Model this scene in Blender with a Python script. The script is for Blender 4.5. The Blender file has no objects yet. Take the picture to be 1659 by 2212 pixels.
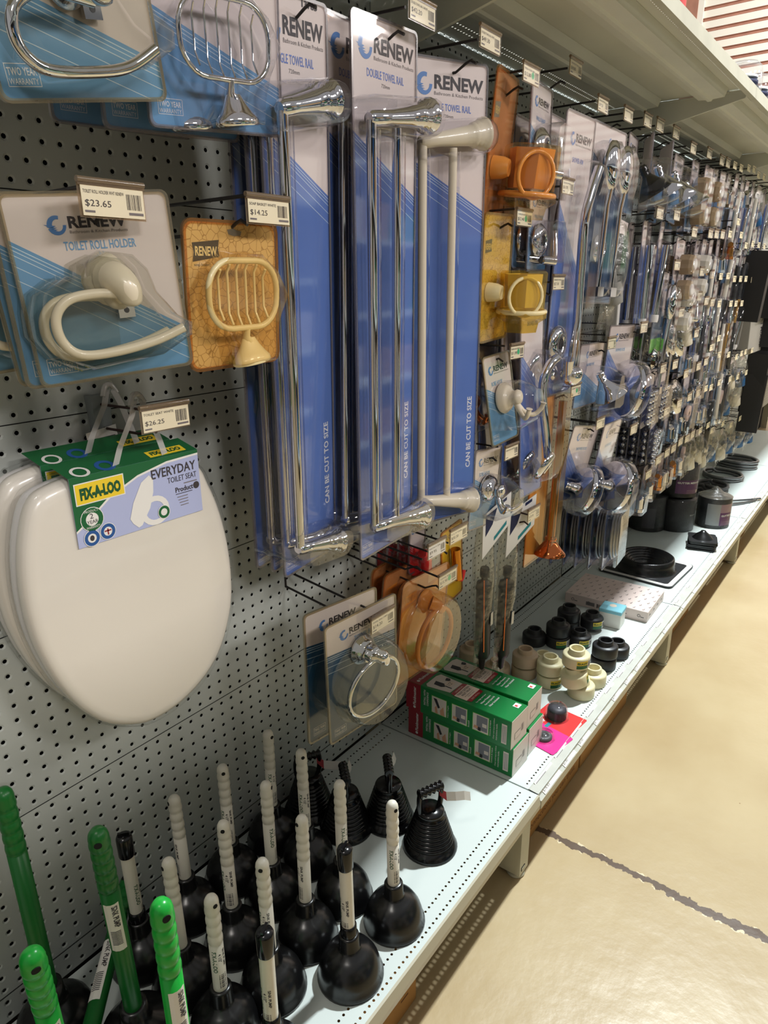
import bpy, math, random
from mathutils import Vector, Matrix
PI = math.pi
rnd = random.Random(7)
SC = bpy.context.scene
COL = SC.collection

# ------------------------------------------------------------------ camera, light, exposure
cam = bpy.data.cameras.new('camera'); camo = bpy.data.objects.new('camera', cam); COL.objects.link(camo)
yaw, pit, rol = 0.923, 0.3217, -0.0099
fw = Vector((math.sin(yaw)*math.cos(pit), math.cos(yaw)*math.cos(pit), -math.sin(pit)))
rt = Vector((math.cos(yaw), -math.sin(yaw), 0)); up = rt.cross(fw)
r2 = rt*math.cos(rol)+up*math.sin(rol); u2 = -rt*math.sin(rol)+up*math.cos(rol)
camo.matrix_world = Matrix.Translation((-.4923, -.9724, 1.338)) @ Matrix((r2, u2, -fw)).transposed().to_4x4()
cam.sensor_fit = 'VERTICAL'; cam.sensor_height = 36; cam.lens = 1481/2212*36
cam.clip_start = .02; cam.clip_end = 60
SC.camera = camo
SC.view_settings.view_transform = 'Standard'; SC.view_settings.look = 'None'
SC.view_settings.gamma = 1; SC.view_settings.use_curve_mapping = False
SC.view_settings.exposure = 0.0
SC.cycles.transparent_max_bounces = 40
SC.cycles.max_bounces = 9; SC.cycles.diffuse_bounces = 3; SC.cycles.glossy_bounces = 4
SC.cycles.caustics_reflective = False; SC.cycles.caustics_refractive = False
SC.cycles.sample_clamp_indirect = 4
W = bpy.data.worlds.new('world'); SC.world = W; W.use_nodes = True
W.node_tree.nodes['Background'].inputs[0].default_value = (1.0, .97, .93, 1)
W.node_tree.nodes['Background'].inputs[1].default_value = 0.33
def lamp(name, loc, sx, sy, power, col=(1, .97, .92), tgt=None):
    l = bpy.data.lights.new(name, 'AREA'); l.shape = 'RECTANGLE'; l.size = sx; l.size_y = sy
    l.energy = power; l.color = col
    o = bpy.data.objects.new(name, l); COL.objects.link(o); o.location = loc
    if tgt: o.rotation_euler = (Vector(tgt)-Vector(loc)).to_track_quat('-Z', 'Y').to_euler()
    return o
# high-bay lamps: one row over this aisle; then soft fill added for the cards
lamp('aisle_lamp', (3.1, -.80, 4.9), .18, .18, 430, (.90, .98, 1))
lamp('aisle_lamp', (-1.9, -.9, 4.9), .4, .4, 30, (1, .95, .88))
for i, x in enumerate((-2.5, 1.5, 5.5, 9.5)):
    lamp('added_fill_lamp', (x, -7.2, 4.9), 1.4, .8, 180, (1, .95, .91), (x, -.3, 1.3))
lamp('far_hall_lamp', (9.5, -1.0, 5.4), 2.5, 2, 230, (1, .97, .93), (12, 1.5, 3.5))

# ------------------------------------------------------------------ materials
def lin(c):
    return tuple(((x/255)/12.92 if x/255 <= .04045 else ((x/255+.055)/1.055)**2.4) for x in c)+(1,)
def _new(name):
    m = bpy.data.materials.new(name); m.use_nodes = True
    return m, m.node_tree.nodes, m.node_tree.links, m.node_tree.nodes['Principled BSDF']
def mat(name, c, rough=.5, metal=0, coat=0, bump=0, bscale=200, var=0, vscale=6, spec=.5, sheen=0):
    m, n, l, b = _new(name); b.inputs['Base Color'].default_value = lin(c)
    b.inputs['Roughness'].default_value = rough; b.inputs['Metallic'].default_value = metal
    b.inputs['Coat Weight'].default_value = coat; b.inputs['Specular IOR Level'].default_value = spec
    t = None
    if bump or var:
        t = n.new('ShaderNodeTexCoord')
    if var:
        nz = n.new('ShaderNodeTexNoise'); nz.inputs['Scale'].default_value = vscale; nz.inputs['Detail'].default_value = 5
        l.new(t.outputs['Object'], nz.inputs['Vector'])
        mx = n.new('ShaderNodeMix'); mx.data_type = 'RGBA'
        mx.inputs[6].default_value = lin(c); mx.inputs[7].default_value = tuple(x*(1-var) for x in lin(c)[:3])+(1,)
        rp = n.new('ShaderNodeValToRGB'); rp.color_ramp.elements[0].position = .35; rp.color_ramp.elements[1].position = .7
        l.new(nz.outputs['Fac'], rp.inputs['Fac']); l.new(rp.outputs['Color'], mx.inputs[0]); l.new(mx.outputs[2], b.inputs['Base Color'])
    if bump:
        nb = n.new('ShaderNodeTexNoise'); nb.inputs['Scale'].default_value = bscale; nb.inputs['Detail'].default_value = 3
        l.new(t.outputs['Object'], nb.inputs['Vector'])
        bp = n.new('ShaderNodeBump'); bp.inputs['Strength'].default_value = bump; bp.inputs['Distance'].default_value = .002
        l.new(nb.outputs['Fac'], bp.inputs['Height']); l.new(bp.outputs['Normal'], b.inputs['Normal'])
    return m
def clear(name, tint=(255, 255, 255), refl=.05, edge=.45, rough=.08, haze=0, hazec=(225, 225, 225), wrinkle=0, wscale=60):
    """thin clear plastic film: lets light straight through, tinted, with a glossy skin"""
    m, n, l, b = _new(name); n.remove(b); out = n['Material Output']
    tr = n.new('ShaderNodeBsdfTransparent'); tr.inputs[0].default_value = lin(tint)
    gl = n.new('ShaderNodeBsdfGlossy'); gl.inputs['Roughness'].default_value = rough; gl.inputs[0].default_value = (.9, .9, .9, 1)
    lw = n.new('ShaderNodeLayerWeight'); lw.inputs[0].default_value = .5
    mr = n.new('ShaderNodeMapRange'); mr.inputs['From Min'].default_value = .3; mr.inputs['To Min'].default_value = refl; mr.inputs['To Max'].default_value = edge
    l.new(lw.outputs['Facing'], mr.inputs['Value'])
    mx = n.new('ShaderNodeMixShader'); l.new(mr.outputs[0], mx.inputs[0]); l.new(gl.outputs[0], mx.inputs[2])
    if haze:
        df = n.new('ShaderNodeBsdfDiffuse'); df.inputs[0].default_value = lin(hazec)
        m2 = n.new('ShaderNodeMixShader'); m2.inputs[0].default_value = haze
        l.new(tr.outputs[0], m2.inputs[1]); l.new(df.outputs[0], m2.inputs[2]); l.new(m2.outputs[0], mx.inputs[1])
    else:
        l.new(tr.outputs[0], mx.inputs[1])
    if wrinkle:
        t = n.new('ShaderNodeTexCoord'); nz = n.new('ShaderNodeTexNoise'); nz.inputs['Scale'].default_value = wscale
        nz.inputs['Detail'].default_value = 4; l.new(t.outputs['Object'], nz.inputs['Vector'])
        bp = n.new('ShaderNodeBump'); bp.inputs['Strength'].default_value = wrinkle; bp.inputs['Distance'].default_value = .01
        l.new(nz.outputs['Fac'], bp.inputs['Height']); l.new(bp.outputs['Normal'], gl.inputs['Normal']); l.new(bp.outputs['Normal'], lw.inputs['Normal'])
    l.new(mx.outputs[0], out.inputs[0])
    return m
def voronoi_mat(name, c, c2, scale):
    m, n, l, b = _new(name)
    t = n.new('ShaderNodeTexCoord'); v = n.new('ShaderNodeTexVoronoi'); v.feature = 'DISTANCE_TO_EDGE'; v.inputs['Scale'].default_value = scale
    rp = n.new('ShaderNodeValToRGB'); rp.color_ramp.elements[0].color = lin(c2); rp.color_ramp.elements[1].color = lin(c)
    rp.color_ramp.elements[0].position = .01; rp.color_ramp.elements[1].position = .05
    l.new(t.outputs['Object'], v.inputs['Vector']); l.new(v.outputs['Distance'], rp.inputs['Fac']); l.new(rp.outputs['Color'], b.inputs['Base Color'])
    b.inputs['Roughness'].default_value = .6
    return m
M = {}
M['panel'] = mat('painted_steel_panel', (187, 192, 188), .42, var=.14, vscale=5, bump=.05, bscale=40)
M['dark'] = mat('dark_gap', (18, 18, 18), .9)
M['shelf'] = mat('painted_steel_shelf', (212, 220, 216), .38, var=.06, vscale=4)
M['shelf_under'] = mat('painted_steel_underside', (216, 216, 204), .5, var=.12, vscale=4)
M['lip'] = mat('front_lip', (190, 182, 160), .4)
M['lipchan'] = mat('ticket_channel', (205, 205, 196), .25, var=.1, vscale=20)
M['post'] = mat('post_paint', (196, 194, 176), .5, var=.12, vscale=14)
M['slot'] = mat('slot_black', (12, 12, 12), .9)
M['carton'] = mat('carton_brown', (176, 130, 74), .8, var=.15, vscale=5)
M['cartonink'] = mat('carton_ink', (62, 58, 66), .8)
M['cartonink2'] = mat('carton_ink_brown', (96, 56, 30), .8)
M['wire'] = mat('black_wire', (30, 26, 26), .45)
M['wirebrown'] = mat('brown_wire', (50, 26, 24), .4)
M['hookbase'] = mat('grey_hook_base', (128, 134, 134), .5)
M['ticket'] = mat('ticket_paper', (248, 236, 202), .6)
M['ticketw'] = mat('ticket_paper_white', (236, 232, 224), .6)
M['tholder'] = clear('ticket_holder', (205, 185, 160), .05, .3, .15, .35, (170, 150, 125))
M['ink'] = mat('ink', (58, 52, 56), .6)
M['inkgrey'] = mat('ink_grey', (120, 112, 112), .6)
M['greendot'] = mat('green_dot', (70, 190, 130), .6)
M['card'] = mat('card_white', (224, 210, 205), .55)
M['rblue'] = mat('card_rail_blue', (92, 122, 192), .35, var=.12, vscale=6)
M['sblue'] = mat('card_sky_blue', (112, 162, 206), .35, var=.12, vscale=10)
M['dblue'] = mat('card_dark_blue', (34, 82, 122), .35, var=.12, vscale=10)
M['logo'] = mat('logo_blue', (82, 128, 190), .5)
M['title'] = mat('title_blue', (112, 160, 205), .5)
M['titler'] = mat('title_rail_blue', (98, 124, 196), .5)
M['line'] = mat('line_white', (205, 222, 236), .5)
M['whiteink'] = mat('ink_white', (226, 226, 232), .5)
M['chrome'] = mat('chrome', (225, 225, 228), .06, 1)
M['steel'] = mat('braided_steel', (150, 150, 152), .35, 1)
M['cream'] = mat('cream_plastic', (226, 214, 190), .35, coat=.3)
M['whitepl'] = mat('white_plastic', (232, 226, 212), .32, var=.06, vscale=20)
M['pvc'] = mat('cream_pvc', (222, 212, 172), .45)
M['pvcpink'] = mat('beige_pvc', (205, 180, 150), .45)
M['blackpvc'] = mat('black_pvc', (34, 34, 36), .42)
M['rubber'] = mat('black_rubber', (17, 17, 18), .25, bump=.05, bscale=60, spec=.6)
M['blackgloss'] = mat('black_gloss_plastic', (14, 14, 16), .18)
M['seat'] = mat('white_seat', (222, 216, 206), .24, coat=.4, bump=.22, bscale=14)
M['seatring'] = mat('white_seat_ring', (216, 213, 212), .3, coat=.3, bump=.15, bscale=30)
M['green'] = mat('green_handle', (18, 104, 40), .33)
M['greenb'] = mat('bright_green_handle', (30, 170, 60), .28)
M['clear'] = clear('clear_blister', (250, 250, 252), .04, .5, .06)
M['clearedge'] = clear('blister_edge', (188, 182, 184), .08, .5, .2, .28, (165, 160, 166))
M['clearam'] = clear('aged_amber_blister', (252, 242, 222), .05, .4, .08, .06, (214, 184, 124))
M['clearam2'] = clear('aged_amber_edge', (228, 178, 118), .06, .4, .12, .3, (180, 126, 74))
M['clearcr'] = clear('aged_cream_blister', (246, 228, 160), .05, .4, .08, .10, (220, 200, 120))
M['clearcr2'] = clear('aged_cream_edge', (214, 186, 118), .06, .4, .12, .35, (180, 150, 84))
M['agededge'] = clear('aged_grey_edge', (206, 194, 166), .08, .5, .2, .3, (160, 148, 120))
M['agedclear'] = clear('aged_clear_blister', (244, 244, 240), .035, .42, .05)
M['wrap'] = clear('roll_wrap', (250, 250, 250), .03, .22, .12, 0, wrinkle=.8, wscale=45)
M['film'] = clear('crinkled_film', (246, 245, 240), .06, .45, .1, .03, (215, 210, 200), .8, 45)
M['cards_tan'] = voronoi_mat('honeycomb_card', (222, 190, 132), (166, 130, 78), 95)
M['cards_cream'] = voronoi_mat('honeycomb_cream_card', (228, 206, 140), (170, 140, 80), 95)
M['orangecard'] = mat('orange_card', (226, 158, 72), .5, var=.2, vscale=15)
M['browncard'] = mat('brown_card', (206, 140, 98), .5, var=.2, vscale=15)
M['yellowpl'] = mat('aged_yellow_plastic', (240, 222, 170), .35, coat=.3)
M['amberpl'] = mat('aged_amber_plastic', (224, 146, 66), .3, coat=.3)
M['brass'] = mat('brass', (196, 130, 52), .15, 1)
M['copper'] = mat('copper', (206, 118, 70), .12, 1)
M['sleeveg'] = mat('sleeve_green', (22, 96, 52), .45)
M['sleevel'] = mat('sleeve_lavender', (176, 184, 222), .5)
M['yellow'] = mat('label_yellow', (238, 206, 46), .5)
M['deepgreen'] = mat('label_green_ink', (16, 82, 44), .5)
M['white'] = mat('print_white', (232, 230, 226), .5)
M['bluering'] = mat('print_blue', (34, 84, 150), .5)
M['strap'] = clear('strap_plastic', (225, 225, 225), .05, .4, .2, .5, (228, 226, 224))
M['boxgreen'] = mat('box_green', (10, 122, 58), .32, coat=.3)
M['boxred'] = mat('box_red', (150, 22, 40), .32, coat=.3)
M['boxwhite'] = mat('box_white', (224, 214, 204), .5)
M['boxcream'] = mat('box_cream', (232, 214, 196), .5)
M['photo_grey'] = mat('print_grey', (128, 130, 138), .5)
M['photo_dark'] = mat('print_dark', (44, 44, 50), .5)
M['skin'] = mat('print_hand', (212, 160, 126), .5)
M['redcard'] = mat('red_card', (222, 44, 44), .4)
M['pink'] = mat('pink_card', (246, 40, 140), .4)
M['bluebox'] = mat('pale_blue_box', (140, 204, 220), .5)
M['whitebox'] = mat('patterned_white_box', (226, 206, 198), .5)
M['mesh'] = mat('black_mesh_roll', (30, 30, 32), .5, bump=.9, bscale=350)
M['purple'] = mat('purple_label', (92, 42, 96), .45)
M['greylabel'] = mat('grey_label', (150, 150, 150), .45)
M['mauve'] = mat('mauve_label', (150, 120, 130), .45)
M['beigeknob'] = mat('beige_knob', (170, 146, 116), .4)
M['beads'] = mat('dark_blue_card', (38, 52, 98), .45)
M['film2'] = clear('seat_film', (252, 252, 252), .02, .3, .15, 0, wrinkle=.45, wscale=38)
M['limegreen'] = mat('lime_green', (104, 190, 70), .5)
M['navy'] = mat('navy', (22, 32, 74), .5)
M['teal'] = mat('teal', (20, 130, 140), .5)
M['bagblue'] = mat('bag_blue', (24, 92, 150), .5)
M['greybox'] = mat('grey_box', (178, 174, 166), .5)
M['blackbox'] = mat('black_box', (20, 19, 20), .5)
M['gold'] = mat('gold_tube', (206, 160, 84), .3, .6)
M['hosegrey'] = mat('grey_rubber_hose', (86, 84, 84), .5)
M['greytape'] = mat('dark_grey', (62, 60, 66), .5)
M['clad'] = mat('wall_cladding', (226, 220, 208), .5)
M['brick'] = mat('window_brick', (170, 120, 100), .8, var=.2, vscale=8)
M['redpack'] = mat('red_pack', (200, 40, 40), .5)
M['washer'] = mat('washer_pink', (226, 196, 180), .5)
M['paper'] = mat('paper_tag', (214, 210, 204), .6)
M['tagred'] = mat('tag_red', (150, 40, 50), .5)

# ------------------------------------------------------------------ mesh builder (all lengths in millimetres)
S = .001
TXT = {}
def text_mesh(s, bold=0):
    k = (s, bold)
    if k in TXT: return TXT[k]
    c = bpy.data.curves.new('t', 'FONT'); c.body = s; c.resolution_u = 2; c.fill_mode = 'FRONT'; c.offset = bold
    o = bpy.data.objects.new('t', c); COL.objects.link(o)
    dg = bpy.context.evaluated_depsgraph_get(); me = bpy.data.meshes.new_from_object(o.evaluated_get(dg))
    vs = [tuple(v.co) for v in me.vertices]; fs = [tuple(p.vertices) for p in me.polygons]
    xs = [v[0] for v in vs]; ys = [v[1] for v in vs]
    x0, x1, y0, y1 = min(xs), max(xs), min(ys), max(ys)
    vs = [((v[0]-x0)/(x1-x0), (v[1]-y0)/max(y1-y0, 1e-6)) for v in vs]
    bpy.data.objects.remove(o); bpy.data.curves.remove(c); bpy.data.meshes.remove(me)
    TXT[k] = (vs, fs); return TXT[k]
def FR(o, ux, uy): return (Vector(o), Vector(ux).normalized(), Vector(uy).normalized())
FRONT = FR((0, 0, 0), (1, 0, 0), (0, 0, 1))
class MB:
    def __init__(s): s.v = []; s.f = []; s.m = []; s.s = []; s.mats = []; s.T = Matrix()
    def mi(s, m):
        m = M[m]
        if m not in s.mats: s.mats.append(m)
        return s.mats.index(m)
    def add(s, vs, fs, m, smooth=False):
        b = len(s.v); k = s.mi(m); T = s.T
        s.v += [(T @ Vector(v))*S for v in vs]
        for f in fs: s.f.append([b+i for i in f]); s.m.append(k); s.s.append(smooth)
    def box(s, x0, x1, y0, y1, z0, z1, m, faces='xXyYzZ'):
        v = [(x, y, z) for x in (x0, x1) for y in (y0, y1) for z in (z0, z1)]
        F = {'x': (0, 1, 3, 2), 'X': (4, 6, 7, 5), 'y': (0, 4, 5, 1), 'Y': (2, 3, 7, 6), 'z': (0, 2, 6, 4), 'Z': (1, 5, 7, 3)}
        s.add(v, [F[c] for c in faces], m)
    def bbox(s, x0, x1, y0, y1, z0, z1, m, b=2):
        """box with chamfered edges"""
        vs = []; idx = {}
        for i, x in enumerate((x0, x1)):
            for j, y in enumerate((y0, y1)):
                for k, z in enumerate((z0, z1)):
                    dx, dy, dz = (b if i == 0 else -b), (b if j == 0 else -b), (b if k == 0 else -b)
                    for a, p in enumerate(((x, y+dy, z+dz), (x+dx, y, z+dz), (x+dx, y+dy, z))):
                        idx[(i, j, k, a)] = len(vs); vs.append(p)
        fs = []
        for i in (0, 1):
            fs.append([idx[(i, j, k, 0)] for j, k in ((0, 0), (1, 0), (1, 1), (0, 1))])
            fs.append([idx[(j, i, k, 1)] for j, k in ((0, 0), (1, 0), (1, 1), (0, 1))])
            fs.append([idx[(j, k, i, 2)] for j, k in ((0, 0), (1, 0), (1, 1), (0, 1))])
        for p in (0, 1):
            for q in (0, 1):
                fs.append([idx[(0, p, q, 1)], idx[(1, p, q, 1)], idx[(1, p, q, 2)], idx[(0, p, q, 2)]])
                fs.append([idx[(p, 0, q, 0)], idx[(p, 1, q, 0)], idx[(p, 1, q, 2)], idx[(p, 0, q, 2)]])
                fs.append([idx[(p, q, 0, 0)], idx[(p, q, 1, 0)], idx[(p, q, 1, 1)], idx[(p, q, 0, 1)]])
        for i in (0, 1):
            for j in (0, 1):
                for k in (0, 1): fs.append([idx[(i, j, k, a)] for a in (0, 1, 2)])
        s.add(vs, fs, m)
    def poly(s, pts, m, F=FRONT, lift=0):
        o, ux, uy = F; n = ux.cross(uy)
        s.add([o+ux*p[0]+uy*p[1]+n*lift for p in pts], [list(range(len(pts)))], m)
    def prism(s, pts, d0, d1, m, F=FRONT, cap=True, smooth=False):
        """outline pts in frame F extruded along its normal from d0 to d1 (positive = towards the viewer)"""
        o, ux, uy = F; n = ux.cross(uy); N = len(pts)
        v = [o+ux*p[0]+uy*p[1]+n*d0 for p in pts]+[o+ux*p[0]+uy*p[1]+n*d1 for p in pts]
        s.add(v, [(i, (i+1) % N, N+(i+1) % N, N+i) for i in range(N)], m, smooth)
        if cap: s.add(v, [list(range(N)), list(range(N, 2*N))], m)
    def loft(s, rings, m, smooth=True, cap0=True, cap1=True):
        N = len(rings[0]); v = [p for r in rings for p in r]; f = []
        for k in range(len(rings)-1):
            for i in range(N): f.append((k*N+i, k*N+(i+1) % N, (k+1)*N+(i+1) % N, (k+1)*N+i))
        s.add(v, f, m, smooth)
        if cap0: s.add(rings[0], [list(range(N))], m)
        if cap1: s.add(rings[-1], [list(range(N))], m)
    def lathe(s, prof, m, o=(0, 0, 0), d=(0, 0, 1), n=24, smooth=True, sx=1, sy=1, cap=True, a0=0, a1=2*PI):
        """prof = [(radius, distance along d)]"""
        d = Vector(d).normalized(); a = d.orthogonal().normalized()
        if abs(d.z) < .9:
            a = Vector((0, 0, 1)); a = (a-d*a.dot(d)).normalized()
        else: a = Vector((1, 0, 0)); a = (a-d*a.dot(d)).normalized()
        b = d.cross(a); o = Vector(o)
        rings = [[o+d*z+(a*math.cos(2*PI*i/n)*sx+b*math.sin(2*PI*i/n)*sy)*r for i in range(n)] for r, z in prof]
        s.loft(rings, m, smooth, cap and prof[0][0] > .01, cap and prof[-1][0] > .01)
    def tube(s, pts, r, m, n=8, closed=False, smooth=True):
        pts = [Vector(p) for p in pts]; rr = r if isinstance(r, (list, tuple)) else [r]*len(pts)
        N = len(pts); rings = []; ref = None
        for i, p in enumerate(pts):
            if closed: t = pts[(i+1) % N]-pts[i-1]
            else: t = pts[min(i+1, N-1)]-pts[max(i-1, 0)]
            t.normalize()
            if ref is None: ref = t.orthogonal().normalized()
            ref = (ref-t*ref.dot(t)); ref = ref.normalized() if ref.length > 1e-6 else t.orthogonal().normalized()
            b = t.cross(ref)
            rings.append([p+(ref*math.cos(2*PI*k/n)+b*math.sin(2*PI*k/n))*rr[i] for k in range(n)])
        if closed:
            v = [q for g in rings for q in g]; f = []
            # match the start ring to avoid twist
            for k in range(N):
                k2 = (k+1) % N; off = 0
                if k2 == 0:
                    off = min(range(n), key=lambda q: (rings[0][q]-rings[-1][0]).length)
                for i in range(n): f.append((k*n+i, k*n+(i+1) % n, k2*n+(i+1+off) % n, k2*n+(i+off) % n))
            s.add(v, f, m, smooth)
        else: s.loft(rings, m, smooth)
    def text(s, t, x, z, w, h, m, F=FRONT, rot=0, bold=0.0, lift=.35):
        """text with lower-left corner at (x,z), fitted to w by h; rot=90 reads upwards, -90 downwards"""
        vs, fs = text_mesh(t, bold); o, ux, uy = F; n = ux.cross(uy)
        if rot == 0: q = [(x+a*w, z+b*h) for a, b in vs]
        elif rot == 90: q = [(x-b*h, z+a*w) for a, b in vs]
        else: q = [(x+b*h, z-a*w) for a, b in vs]
        s.add([o+ux*a+uy*b+n*lift for a, b in q], fs, m)
    def rect(s, x0, x1, z0, z1, m, F=FRONT, lift=.2): s.poly([(x0, z0), (x1, z0), (x1, z1), (x0, z1)], m, F, lift)
    def disc(s, x, z, r, m, F=FRONT, lift=.25, n=20, r0=0, sx=1):
        if r0:
            o, ux, uy = F; nn = ux.cross(uy); v = []
            for q in (r, r0): v += [o+ux*(x+sx*q*math.cos(2*PI*i/n))+uy*(z+q*math.sin(2*PI*i/n))+nn*lift for i in range(n)]
            s.add(v, [(i, (i+1) % n, n+(i+1) % n, n+i) for i in range(n)], m)
        else: s.poly([(x+sx*r*math.cos(2*PI*i/n), z+r*math.sin(2*PI*i/n)) for i in range(n)], m, F, lift)
    def bars(s, x0, x1, z0, z1, m='ink', F=FRONT, lift=.35, vert=True, n=16):
        r = random.Random(int(x0*7+z0*3)+n); p = 0
        for i in range(n):
            w = r.choice((.25, .4, .65))/n
            if vert: s.rect(x0+(x1-x0)*p, x0+(x1-x0)*(p+w), z0, z1, m, F, lift)
            else: s.rect(x0, x1, z0+(z1-z0)*p, z0+(z1-z0)*(p+w), m, F, lift)
            p += 1/n
    def mesh(s, name):
        me = bpy.data.meshes.new(name); me.from_pydata(s.v, [], s.f)
        for m in s.mats: me.materials.append(m)
        me.polygons.foreach_set('material_index', s.m); me.polygons.foreach_set('use_smooth', s.s)
        me.update(); return me
    def build(s, name, parent=None, loc=None):
        o = bpy.data.objects.new(name, s.mesh(name)); COL.objects.link(o)
        if parent: o.parent = parent
        if loc: o.location = Vector(loc)*S
        return o
def clip(poly, a, b, c):
    """part of the polygon where a*x+b*z+c <= 0"""
    out = []
    for i in range(len(poly)):
        p, q = poly[i], poly[(i+1) % len(poly)]; dp, dq = a*p[0]+b*p[1]+c, a*q[0]+b*q[1]+c
        if dp <= 0: out.append(p)
        if dp*dq < 0:
            t = dp/(dp-dq); out.append((p[0]+(q[0]-p[0])*t, p[1]+(q[1]-p[1])*t))
    return out
def rrect(x0, x1, z0, z1, r, n=4):
    out = []
    for cx, cz, a in ((x1-r, z1-r, 0), (x0+r, z1-r, 90), (x0+r, z0+r, 180), (x1-r, z0+r, 270)):
        for i in range(n+1):
            t = math.radians(a+90*i/n); out.append((cx+r*math.cos(t), cz+r*math.sin(t)))
    return out
def smooth_path(pts, k=5, closed=False):
    P = [Vector(p) for p in pts]; n = len(P); out = []
    rng = range(n) if closed else range(n-1)
    for i in rng:
        p0 = P[(i-1) % n] if closed or i > 0 else P[0]; p1 = P[i]; p2 = P[(i+1) % n]
        p3 = P[(i+2) % n] if closed or i+2 < n else P[-1]
        for j in range(k):
            t = j/k
            out.append(.5*((2*p1)+(p2-p0)*t+(2*p0-5*p1+4*p2-p3)*t*t+(3*p1-p0-3*p2+p3)*t**3))
    if not closed: out.append(P[-1])
    return out
def tag(o, label=None, cat=None, group=None, kind=None):
    if label: o['label'] = label
    if cat: o['category'] = cat
    if group: o['group'] = group
    if kind: o['kind'] = kind
    return o
def empty(name, loc=(0, 0, 0), rz=0):
    o = bpy.data.objects.new(name, None); COL.objects.link(o); o.location = Vector(loc)*S; o.rotation_euler = (0, 0, rz)
    o.empty_display_size = .02
    return o
KIDS = {}
def children(o): return [c for c in o.children]
def copy_tree(o, parent=None):
    c = o.copy(); COL.objects.link(c)
    if parent: c.parent = parent; c.matrix_parent_inverse = o.matrix_parent_inverse.copy()
    for ch in list(o.children): copy_tree(ch, c)
    return c
def pose(o, x, d, z, yaw=0, tilt=0, roll=0):
    """origin x along the wall, d out from it, z above the floor (mm); angles in degrees"""
    R = Matrix.Rotation(math.radians(yaw), 4, 'Z') @ Matrix.Rotation(math.radians(tilt), 4, 'X') @ Matrix.Rotation(math.radians(roll), 4, 'Y')
    o.location = Vector((x, -d, z))*S; o.rotation_euler = R.to_euler()
    return o
ORD = ['first', 'second', 'third', 'fourth', 'fifth', 'sixth', 'seventh', 'eighth', 'ninth', 'tenth', 'eleventh', 'twelfth']
# ------------------------------------------------------------------ the setting
def struct(name, mb): return tag(mb.build(name), kind='structure')
SH = 200; BAYS = [-1658, -445, 768, 1981, 3194, 4407, 5620, 6833]; PITCH = 25
mb = MB(); mb.s
m, n, l, b = _new('floor_concrete')
t = n.new('ShaderNodeTexCoord')
def noise(sc, det=4, vec=None):
    z = n.new('ShaderNodeTexNoise'); z.inputs['Scale'].default_value = sc; z.inputs['Detail'].default_value = det
    l.new(vec or t.outputs['Object'], z.inputs['Vector']); return z
def mth(op, a, bb=None, v=None):
    q = n.new('ShaderNodeMath'); q.operation = op; l.new(a, q.inputs[0])
    if bb is not None: l.new(bb, q.inputs[1])
    if v is not None: q.inputs[1].default_value = v
    return q.outputs[0]
sep = n.new('ShaderNodeSeparateXYZ'); l.new(t.outputs['Object'], sep.inputs[0])
big = noise(2.2, 6); rp = n.new('ShaderNodeValToRGB')
rp.color_ramp.elements[0].position = .3; rp.color_ramp.elements[0].color = lin((176, 152, 112))
rp.color_ramp.elements[1].position = .72; rp.color_ramp.elements[1].color = lin((196, 176, 138))
l.new(big.outputs['Fac'], rp.inputs['Fac'])
# a ragged joint runs across the aisle at x = 0.875 m
wob = noise(9, 5); off = mth('MULTIPLY', mth('SUBTRACT', wob.outputs['Fac'], v=.5), v=.045)
wob2 = noise(60, 4); off2 = mth('MULTIPLY', mth('SUBTRACT', wob2.outputs['Fac'], v=.5), v=.026)
dx = mth('ABSOLUTE', mth('ADD', mth('ADD', mth('SUBTRACT', sep.outputs['X'], v=.875), off), off2))
crack = mth('LESS_THAN', dx, v=.0095)
chip = noise(38, 3); chipm = mth('MULTIPLY', mth('LESS_THAN', dx, v=.0135), mth('GREATER_THAN', chip.outputs['Fac'], v=.58))
mx1 = n.new('ShaderNodeMix'); mx1.data_type = 'RGBA'; l.new(chipm, mx1.inputs[0]); l.new(rp.outputs['Color'], mx1.inputs[6]); mx1.inputs[7].default_value = lin((222, 206, 172))
mx2 = n.new('ShaderNodeMix'); mx2.data_type = 'RGBA'; l.new(crack, mx2.inputs[0]); l.new(mx1.outputs[2], mx2.inputs[6]); mx2.inputs[7].default_value = lin((98, 80, 66))
spk = n.new('ShaderNodeTexVoronoi'); spk.inputs['Scale'].default_value = 7; l.new(t.outputs['Object'], spk.inputs['Vector'])
sp = mth('LESS_THAN', spk.outputs['Distance'], v=.016)
mx3 = n.new('ShaderNodeMix'); mx3.data_type = 'RGBA'; l.new(sp, mx3.inputs[0]); l.new(mx2.outputs[2], mx3.inputs[6]); mx3.inputs[7].default_value = lin((140, 108, 74))
l.new(mx3.outputs[2], b.inputs['Base Color']); b.inputs['Roughness'].default_value = .32
b.inputs['Coat Weight'].default_value = .25; b.inputs['Coat Roughness'].default_value = .15
nb = noise(14, 6); bp = n.new('ShaderNodeBump'); bp.inputs['Strength'].default_value = .27; bp.inputs['Distance'].default_value = .007
l.new(nb.outputs['Fac'], bp.inputs['Height']); l.new(bp.outputs['Normal'], b.inputs['Normal']); l.new(bp.outputs['Normal'], b.inputs['Coat Normal'])
M['floor'] = m
mb = MB(); mb.box(-6000, 13000, -9000, 3500, -40, 0, 'floor'); struct('floor', mb)
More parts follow.
